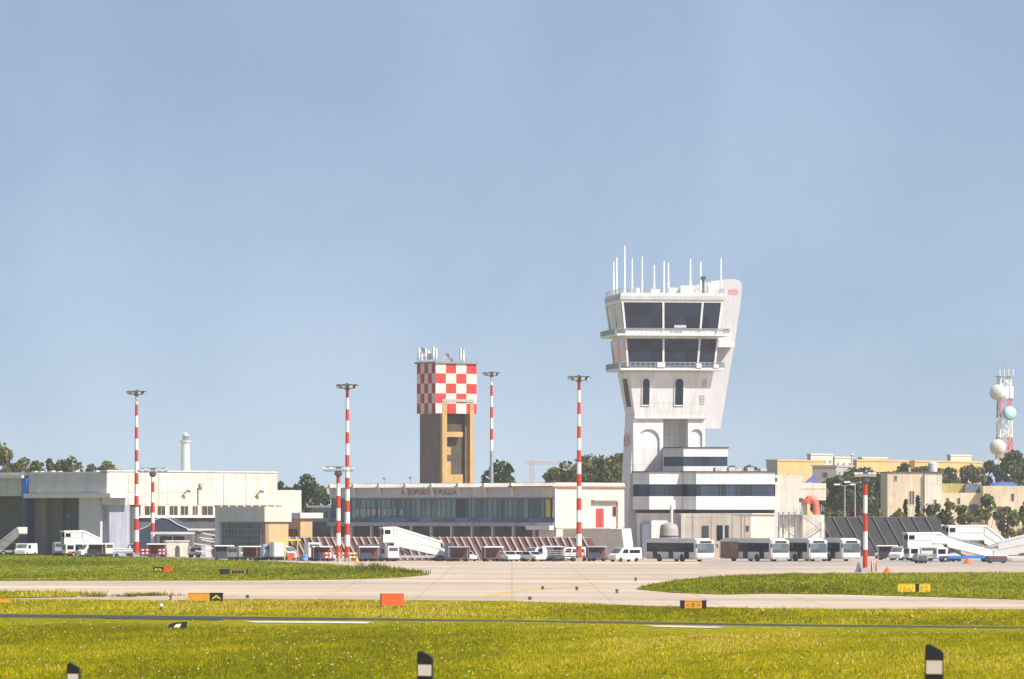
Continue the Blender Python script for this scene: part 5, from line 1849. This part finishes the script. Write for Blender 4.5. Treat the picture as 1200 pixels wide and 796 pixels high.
for px, pt, Y_, lab in ((1095, 755, 30, 'black topped roadside post at the lower right, largest of the three'), (498.5, 763, 36, 'black topped roadside post at the lower middle'),
                        (86.5, 777, 45, 'black topped roadside post at the lower left, smallest of the three')):
    delineator(lab, gx(px, Y_), Y_, gz(pt, Y_), -6)

# ================================================================== TREES
def tree(label, px, Y, ptop, pw, kind='broad', n=1800, tone=(0.060, 0.085, 0.022), group=None, seed=0, zlow=None, name='broadleaf_tree'):
    r = np.random.default_rng(seed + int(px * 7))
    t = thing(name, label, 'tree', (gx(px, Y), Y, 0), 0, group)
    h = gz(ptop, Y)
    rx = pw * Y / F / 2
    zl = h * .30 if zlow is None else zlow
    if kind == 'umbrella':
        zl = h * .55
    # limbs
    mb = MB()
    tr = max(.14, h * .025)
    mb.tube((0, 0, -.1), (r.normal(0, .1), r.normal(0, .1), zl + (h - zl) * .35), tr, tr * .6, 8)
    clumps = []
    nc = 16 if kind != 'cypress' else 10
    for i in range(nc):
        u = r.uniform(0, 1)
        if kind == 'cypress':
            zc_ = zl * .3 + (h - zl * .3) * (i + .5) / nc
            rad = rx * (1 - abs(i / nc - .35) * 1.1) * .8
            clumps.append((r.normal(0, rx * .12), r.normal(0, rx * .12), zc_, max(.25, rad), (h / nc) * .95))
            continue
        zc_ = zl + (h - zl) * (.15 + .68 * u ** .8)
        ext = rx * math.sqrt(max(.05, 1 - ((u - .35) / .75) ** 2))
        if kind == 'umbrella':
            zc_ = zl + (h - zl) * (.35 + .45 * u)
            ext = rx * (1 - .5 * u)
        a = r.uniform(0, 2 * pi)
        rad = r.uniform(.2, .85) * ext
        cr = rx * r.uniform(.24, .44)
        cz = min(cr * .85, max(.3, h - zc_))
        c_ = (rad * cos(a), rad * sin(a), zc_, min(cr, max(.3, rx - rad + rx * .1)), cz)
        clumps.append(c_)
        mb.tube((0, 0, zl * .8), (c_[0] * .85, c_[1] * .85, zc_), tr * .45, tr * .12, 5)
    mb.build('trunk', [BARK], t)
    per = n // nc
    V, Cc = [], []
    s0 = max(.22, .85 * Y / 1000)
    for c_ in clumps:
        d = r.normal(0, 1, (per, 3))
        d /= np.linalg.norm(d, axis=1)[:, None]
        rr_ = r.uniform(.45, 1.08, per) ** .6
        P_ = np.array(c_[:3]) + d * rr_[:, None] * np.array([c_[3], c_[3], c_[4]])
        nrm = d * .6 + r.normal(0, .6, (per, 3))
        nrm /= np.linalg.norm(nrm, axis=1)[:, None]
        a1 = np.cross(nrm, r.normal(0, 1, (per, 3)))
        a1 /= np.linalg.norm(a1, axis=1)[:, None]
        a2 = np.cross(nrm, a1)
        sz = s0 * r.uniform(.45, 1.1, (per, 1))
        quad = np.stack([P_ - a1 * sz * .5, P_ + a2 * sz * .35, P_ + a1 * sz * .5, P_ - a2 * sz * .35], 1)
        V.append(quad.reshape(-1, 3))
        base = np.array(tone) * r.uniform(.65, 1.35)
        cc = base[None] * r.uniform(.55, 1.5, (per, 1)) * (1 + r.normal(0, .12, (per, 3)))
        Cc.append(np.repeat(np.concatenate([np.clip(cc, .004, 1), np.ones((per, 1))], 1), 4, 0))
    V = np.concatenate(V)
    Cc = np.concatenate(Cc)
    zmn, zmx = V[:, 2].min(), np.percentile(V[:, 2], 99.7)
    zb_ = zl * .8 if zlow is None else max(.2, zlow)
    V[:, 2] = zb_ + (V[:, 2] - zmn) * (h - zb_) / (zmx - zmn)
    V[:, :2] *= rx / np.percentile(np.abs(V[:, 0]), 98.5)
    V[:, 2] = np.maximum(V[:, 2], .15)
    nv = len(V)
    me = bpy.data.meshes.new('crown')
    me.vertices.add(nv)
    me.vertices.foreach_set('co', V.ravel())
    me.loops.add(nv)
    me.loops.foreach_set('vertex_index', np.arange(nv, dtype=np.int32))
    me.polygons.add(nv // 4)
    me.polygons.foreach_set('loop_start', np.arange(0, nv, 4, dtype=np.int32))
    me.update(calc_edges=True)
    at = me.attributes.new('leaf_colour', 'FLOAT_COLOR', 'POINT')
    at.data.foreach_set('color', Cc.ravel().astype(np.float32))
    me.materials.append(LEAF)
    o = bpy.data.objects.new('crown', me)
    COL.objects.link(o)
    o.parent = t
    return t
OL = (0.115, 0.120, 0.042)  # olive and dark greens lifted and greyed to paint in haze
DK = (0.075, 0.092, 0.038)
YG = (0.12, 0.125, 0.03)
gt = 'trees beyond the airport buildings'
tree('tallest olive tree above the far left hangar roof', 8, 960, 521, 44, 'broad', 2200, YG, gt, 1)
for px, pt, w, lab in ((30, 539, 30, 'low dark tree right of the tallest left tree'), (47, 541, 22, 'low tree above the blue pillar'), (57, 538, 14, 'pointed treetop behind the hangar roof vents'),
                       (78, 539, 32, 'rounded treetop above the grey hangar front'), (108, 545, 16, 'small treetop left of the hangar corner'), (130, 542, 38, 'rounded treetop at the hangar corner, behind the tall mast')):
    tree(lab, px, 985, pt, w * 1.45, 'broad', 2400, OL, gt, 2, 1.5)
tree('dark green tree right of the cream hangar wall', 354, 900, 557, 50, 'broad', 2600, DK, gt, 3)
tree('smaller dark tree beside the hangar wing end', 372, 910, 566, 34, 'broad', 1500, DK, gt, 4)
tree('small dark tree right behind the cream hangar wing', 331, 920, 564, 22, 'broad', 900, DK, gt, 14)
tree('round dark tree right of the checkered tower', 579, 905, 542, 48, 'broad', 2600, DK, gt, 5)
tree('small palm like tree left of the wood behind the terminal', 645, 900, 548, 24, 'broad', 1000, OL, gt, 6)
tree('broad tree at the left end of the wood behind the terminal', 667, 925, 542, 46, 'broad', 2000, OL, gt, 7)
tree('big olive tree in the wood behind the red door', 700, 940, 534, 62, 'broad', 3000, OL, gt, 8)
tree('big olive tree half behind the control tower stem', 728, 945, 532, 50, 'broad', 2200, OL, gt, 9)
tree('treetop peeping over the tower offices roof', 866, 940, 546, 40, 'broad', 1400, OL, gt, 10)
gr = 'trees right of the control tower'
for i, (px, pt, w, Y_, n, c, lab) in enumerate(((985, 558, 50, 960, 2000, DK, 'dark tree beside the cream wing of the offices'), (971, 561, 34, 1060, 1600, OL, 'low tree half hidden behind the cream wing'), (996, 550, 46, 1090, 2000, OL, 'broad tree in front of the lilac brown distant block'), (1020, 549, 46, 1110, 2000, DK, 'dark tree under the long pale orange building'), (1046, 553, 40, 1100, 2000, DK, 'dark tree against the left wall of the tan house'), (1008, 553, 44, 1000, 1900, DK, 'dark tree behind the twin street lamps'), (1030, 556, 40, 1020, 1800, DK, 'dark tree behind the short striped mast'),
                                     (1064, 544, 40, 1130, 1500, DK, 'dark tree above the tan house roof'), (1088, 547, 40, 1140, 1500, OL, 'olive tree behind the tan house water tank'), (1112, 549, 42, 1150, 1500, DK, 'dark tree right of the tan house tower block'),
                                     (1138, 546, 42, 1160, 1500, OL, 'olive tree left of the lattice mast'), (1160, 541, 40, 1170, 1500, DK, 'dark tree under the lower white dish'), (1186, 529, 52, 1050, 2600, OL, 'big olive tree before the lattice mast foot'),
                                     (1214, 534, 50, 1060, 1800, OL, 'big tree cut by the right picture edge'))):
    tree(lab, px, Y_, pt, w, 'broad', int(n * 1.5), c, gr, 20 + i, 1.2)
for px, pt, w, lab in ((1061, 585, 7, 'slim dark cypress left of its twin before the tan house'), (1075.5, 581, 8, 'slim dark cypress right of its twin before the tan house')):
    tree(lab, px, 905, pt, w, 'cypress', 500, (0.02, 0.035, 0.014), 'pair of cypresses', 30, 1.0, 'cypress_tree')
gb = 'shrubs before the tan buildings'
for i, (px, pt, w, lab) in enumerate(((1052, 597, 20, 'yellowish shrub at the left foot of the tan house'), (1092, 590, 30, 'yellow green shrub under the tan house window'), (1112, 588, 26, 'pale shrub left of the tan wing doorway'), (1130, 592, 22, 'shrub before the dark tan wing doorway'),
                                  (1155, 580, 30, 'tall loose shrub before the right tan wing'), (1178, 594, 30, 'olive shrub before the second dark archway'), (1199, 590, 26, 'shrub at the right picture edge'), (980, 598, 26, 'olive shrub below the twin street lamps'),
                                  (1000, 594, 26, 'reddish shrub behind the dark fence'), (1024, 598, 26, 'shrub behind the dark fence near the short mast'))):
    tree(lab, px, 890 + i * 2, pt, w, 'broad', 800, YG if i != 8 else (0.14, 0.07, 0.05), gb, 40 + i, .3, 'shrub')

# ================================================================== TAN HOUSE on the right
D = Site(1083, 960, -4)
th = thing('tan_house', 'old tan flat roofed house with a square block and low wings', 'house', D.loc, D.rz)
z = D.z
xl_ = D.fx(1040)
B(xl_, 0, 0, 9, 0, z(554)).build('wall', [SAND], th)
B(.02, D.fx(1104, -.6), -.6, 8, 0, z(554.6)).build('wall', [CREAM], th)  # paler colour paints in the sunlit end of the square block
B(xl_ - .2, .2, -.2, 9.2, z(554), z(552.8)).build('roof_edge', [ROOFDARK], th)
B(.22, D.fx(1104.5, -.6), -.8, 8.1, z(554.6), z(553.4)).build('roof_edge', [ROOFDARK], th)
B(D.fx(1104.2, 3), D.fx(1152, 3), 3, 14, 0, z(577.5)).build('wing', [SAND], th)
B(D.fx(1104.2, 6), D.fx(1131, 6), 6, 14, z(577.5) + .01, z(566.5)).build('wing', [mat('mustard_render', (0.42, .34, .12), .85, streak=.2)], th)
B(D.fx(1152.3, 1), D.fx(1230, 1), 1, 15, 0, z(569.5)).build('wing', [SAND], th)
B(D.fx(1131.3, 5), D.fx(1150, 5), 5, 7, z(577.4), z(566.8)).build('pergola', [mat('slate_screen', (0.14, .17, .24), .6, var=.5, scale=2)], th)
window(th, D.fx(1047.5), D.fx(1051.5), 0, z(564.5), z(557), DGREY, SAND, .1)
window(th, D.fx(1065), D.fx(1072), 0, z(592), z(575), DGREY, SAND, .12, mull=1)
window(th, D.fx(1094, -.6), D.fx(1098, -.6), -.6, z(597), z(585), DGREY, SAND, .12)
window(th, D.fx(1108, 3), D.fx(1113, 3), 3, z(592), z(583), DGREY, SAND, .12)
window(th, D.fx(1121, 3), D.fx(1126, 3), 3, z(592), z(583), DGREY, SAND, .12)
window(th, D.fx(1157, 1), D.fx(1161, 1), 1, z(588), z(578), DGREY, SAND, .12)
window(th, D.fx(1184, 1), D.fx(1189, 1), 1, z(588), z(578), DGREY, SAND, .12)
def archway(pa, pb_, pt, pbm, y):
    x0, x1 = D.fx(pa, y), D.fx(pb_, y)
    r_ = (x1 - x0) / 2
    pts = [(x0, z(pbm)), (x1, z(pbm))] + [((x0 + x1) / 2 + r_ * cos(a), z(pt) - r_ * .5 + r_ * .5 * sin(a)) for a in [pi * i / 10 for i in range(11)]]
    MB().prism(pts, 'y', y - .1, y + .1).build('doorway', [DGREY], th)
archway(1134, 1148, 591, 612, 3)
archway(1167, 1178, 593.5, 616, 1)
window(th, D.fx(1195, 1), D.fx(1203, 1), 1, z(606), z(594), DGREY, SAND, .12)
MB().prism([(D.fx(1163, 4), z(569.5)), (D.fx(1194, 4), z(569.5)), (D.fx(1188, 4), z(565.5)), (D.fx(1177, 4), z(564.5)), (D.fx(1168, 4), z(566.5))], 'y', 4, 9).build('blue_roof', [mat('blue_sheet', (0.08, .17, .45), .5)], th)
B(D.fx(1066), D.fx(1068), 1, 2, z(552.8), z(547.5)).build('chimney', [SAND], th)
wt = MB().lathe([(.9, 0), (.9, 1.6), (.6, 1.9), (.1, 2.0)], 14, c=(D.fx(1093, 4), 4.0))
wt.v = [(p[0], p[1], p[2] + z(552.8)) for p in wt.v]
wt.build('water_tank', [LGREY], th)

# street lamps near the trees
def lamp(label, px, Y, pt):
    t = thing('street_lamp', label, 'street lamp', (gx(px, Y), Y, 0), 0, 'twin headed street lamps')
    h = gz(pt, Y)
    MB().tube((0, 0, 0), (0, 0, h), .16, .09, 8).build('pole', [STEEL], t)
    for s_ in (-1, 1):
        MB().bar((0, 0, h - .1), (s_ * 1.0, -.1, h + .15), .1).build('arm', [STEEL], t)
        MB().box(s_ * .9 - .0 if s_ > 0 else -1.9, 1.9 if s_ > 0 else -.9, -.35, .15, h + .05, h + .28).build('lamp_head', [LAMPW], t)
lamp('twin headed street lamp left of its neighbour before the dark trees', 990, 880, 569)
lamp('taller twin headed street lamp before the dark trees', 1002, 870, 566)

# ================================================================== FAR BUILDINGS
def block(label, px_l, px_c, px_r, Y, ptop, b, ml, mr, wins=0, group='distant buildings on the right horizon', pbot=600):
    s_ = Site(px_c, Y, b)
    t = thing('distant_building', label, 'building', s_.loc, s_.rz, group)
    fl, ew = s_.fx(px_l), s_.ey(px_r)
    h = s_.z(ptop)
    B(fl, -.05, 0, ew, 0, h).build('front_wall', [ml], t)  # lilac left walls have their shade painted into the colour
    B(-.5, .0, .02, ew, 0, h - .02).build('side_wall', [mr], t)
    B(fl - .2, .2, -.2, ew + .2, h, h + .5).build('roof', [mr], t)
    n = wins
    if n:
        for i in range(n):
            y0 = ew * (i + .3) / n
            window(t, y0, y0 + ew / n * .42, 0, h - 2.6, h - 1.4, mat('dim_window', (0.18, .17, .18), .4), mr, .12, 'end')
        window(t, fl * .6, fl * .35, 0, h - 3.2, h - 1.6, DGREY, ml, .12)
    return t
PALEB = mat('pale_peach_render', (0.68, .58, .44), .85, var=.1)
block('long orange building behind the cream wing, left face tinted with shade', 898, 911, 966, 1500, 540.5, 40, LILAC, ORANGEB, 0)
block('cream top block above the orange building', 946, 950, 976, 1560, 533.5, 40, LILAC, PALEB, 4)
block('pale block right of the cream top block', 972, 978, 999, 1580, 537, 40, LILAC, PALEB, 3)
block('lilac brown lower block before the cream top block', 952, 980, 1000, 1450, 547, 20, LILAC, LILAC, 3)
block('long pale orange building above the dark trees', 998, 1004, 1072, 1520, 540.5, 40, LILAC, ORANGEB, 0)
block('thin cream roof block above the long pale orange building', 1006, 1010, 1040, 1620, 537.5, 40, LILAC, PALEB, 0)
block('orange building behind the lattice mast trees', 1060, 1072, 1150, 1540, 541.5, 38, ORANGEB, ORANGEB, 0)
block('cream block right above the orange building by the lattice mast', 1110, 1114, 1138, 1640, 534.5, 38, LILAC, PALEB, 0)
fp = thing('flagpole', 'thin grey pole standing over the pale distant blocks', 'pole', (gx(998.5, 1470), 1470, 0))
MB().tube((0, 0, 0), (0, 0, gz(535, 1470)), .35, .25, 8).build('pole', [GREYP], fp)
MB().lathe([(.25, 0), (.5, .4), (.3, .9)], 10, axis=((0, 0, 1), (0, 0, gz(535, 1470)))).build('finial', [GREYP], fp)

# ------------------------------------------------------------------ lattice communications mast
YL = 1300
lm = thing('lattice_mast', 'red and white lattice mast with three round radomes', 'mast', (gx(1177, YL), YL, 0), R(12))
zt_ = gz(441, YL)
hw0, hw1 = 2.1, 1.35
mb = MB()
ns = 16
for i in range(ns):
    z0, z1 = zt_ * i / ns, zt_ * (i + 1) / ns
    a0, a1 = hw0 + (hw1 - hw0) * i / ns, hw0 + (hw1 - hw0) * (i + 1) / ns
    mi = (i // 2) % 2
    cs0 = [(-a0, -a0), (a0, -a0), (a0, a0), (-a0, a0)]
    cs1 = [(-a1, -a1), (a1, -a1), (a1, a1), (-a1, a1)]
    for k_ in range(4):
        k2 = (k_ + 1) % 4
        mb.bar((*cs0[k_], z0), (*cs1[k_], z1), .26, mi=mi)
        mb.bar((*cs0[k_], z0), (*cs1[k2], z1), .14, mi=mi)
        mb.bar((*cs0[k2], z0), (*cs1[k_], z1), .14, mi=mi)
        mb.bar((*cs1[k_], z1), (*cs1[k2], z1), .14, mi=mi)
mb.build('lattice', [mat('faded_red', (0.60, .16, .14), .6), MWHITE], lm)
MB().tube((0, 0, zt_), (0, 0, gz(424, YL)), .10, .05, 6).build('lightning_rod', [STEEL], lm)
B(-1.9, 1.9, -1.9, 1.9, zt_ - .1, zt_ + .1).build('platform', [STEEL], lm)
for sx in (-1.8, -.6, .6, 1.8):
    MB().tube((sx, -1.8, zt_), (sx, -1.8, zt_ + 1.8), .12, n=6).build('aerial', [MWHITE], lm)
def radome(px, py, r_, m, ax, name='radome'):
    c = ((px - 1177) * YL / F, -2.6, gz(py, YL))
    mb = MB().lathe([(r_ * .7, -r_ * .45), (r_, -r_ * .35), (r_, r_ * .25), (r_ * .85, r_ * .5), (r_ * .5, r_ * .66), (r_ * .08, r_ * .72)], 22, axis=(ax, c))
    d = mb.build(name, [m], lm, smooth=False)
    MB().bar((c[0], c[1], c[2]), (c[0] * .15, 0, c[2]), .3).build('bracket', [STEEL], d)
radome(1165, 460.5, 2.05, RADOME, (-.65, -.75, 0))
radome(1179.5, 484.5, 1.8, RADOMEB, (.1, -1, .15))
radome(1165, 524.5, 2.05, RADOME, (-.65, -.75, 0))
mb = MB()
for sx in (-1.2, 0.2, 1.4):
    mb.box(sx - .45, sx + .45, -2.0, -1.75, gz(467, YL), gz(453, YL))
mb.build('panel_antenna', [MWHITE], lm)

# ------------------------------------------------------------------ lighthouse and crane on the horizon
YH = 4300
lh = thing('lighthouse', 'slim white lighthouse standing far behind the hangar roof', 'lighthouse', (gx(217.3, YH), YH, 0))
k_ = YH / F
zz = lambda py: gz(py, YH)
MB().lathe([(6.2 * k_, 0), (5.5 * k_, zz(555)), (4.9 * k_, zz(519.5))], 20).build('shaft', [RADOME], lh)
MB().lathe([(4.9 * k_, zz(519.5)), (6.2 * k_, zz(518.5)), (6.2 * k_, zz(516.2)), (4.0 * k_, zz(516))], 20).build('gallery', [LGREY], lh)
MB().lathe([(3.4 * k_, zz(516)), (3.4 * k_, zz(511))], 16).build('lantern', [GL_SCREEN], lh)
MB().lathe([(3.9 * k_, zz(511)), (3.2 * k_, zz(509)), (1.4 * k_, zz(507.4)), (.3 * k_, zz(505.5))], 16).build('lantern_roof', [LGREY], lh)
YK = 3600
cr = thing('tower_crane', 'faint reddish tower crane on the horizon right of the far mast', 'crane', (gx(623, YK), YK, 0))
zz = lambda py: gz(py, YK)
k_ = YK / F
CRM = mat('crane_red', (0.55, .22, .14), .6)
def truss(mb, p0, p1, w, n):
    p0, p1 = Vector(p0), Vector(p1)
    d = (p1 - p0).normalized()
    o1 = d.cross(Vector((0, 1, 0))).normalized() * w / 2
    for s_ in (-1, 1):
        mb.bar(p0 + o1 * s_, p1 + o1 * s_, w * .22)
    for i in range(n):
        a, b_ = p0.lerp(p1, i / n), p0.lerp(p1, (i + 1) / n)
        s_ = 1 if i % 2 else -1
        mb.bar(a + o1 * s_, b_ - o1 * s_, w * .16)
mb = MB()
truss(mb, (0, 0, 0), (0, 0, zz(540)), 2.4, 22)
mb.build('tower', [CRM], cr)
mb = MB()
truss(mb, (-10 * k_, 0, zz(543)), (36 * k_, 0, zz(543)), 1.5, 26)
mb.bar((0, 0, zz(540)), (24 * k_, 0, zz(542.6)), .4)
mb.bar((0, 0, zz(540)), (-9 * k_, 0, zz(542.6)), .4)
mb.build('jib', [CRM], cr)
B(-10 * k_, -7 * k_, -1, 1, zz(545.5), zz(542.4)).build('counterweight', [LGREY], cr)

# ================================================================== HAZE
hz = MB().box(-2550, 2550, -380, 5350, -1, 84)
hm = bpy.data.materials.new('haze')
hm.use_nodes = True
t = hm.node_tree
t.nodes.remove(t.nodes['Principled BSDF'])
pv = t.nodes.new('ShaderNodeVolumePrincipled')
pv.inputs['Color'].default_value = (0.76, 0.83, 0.98, 1)
pv.inputs['Density'].default_value = 0.00009
pv.inputs['Anisotropy'].default_value = 0.0
t.links.new(pv.outputs[0], t.nodes['Material Output'].inputs['Volume'])
ho = hz.build('haze', [hm])
ho['kind'] = 'stuff'
ho['label'] = 'thin pale blue air over the airfield'
ho['category'] = 'haze'
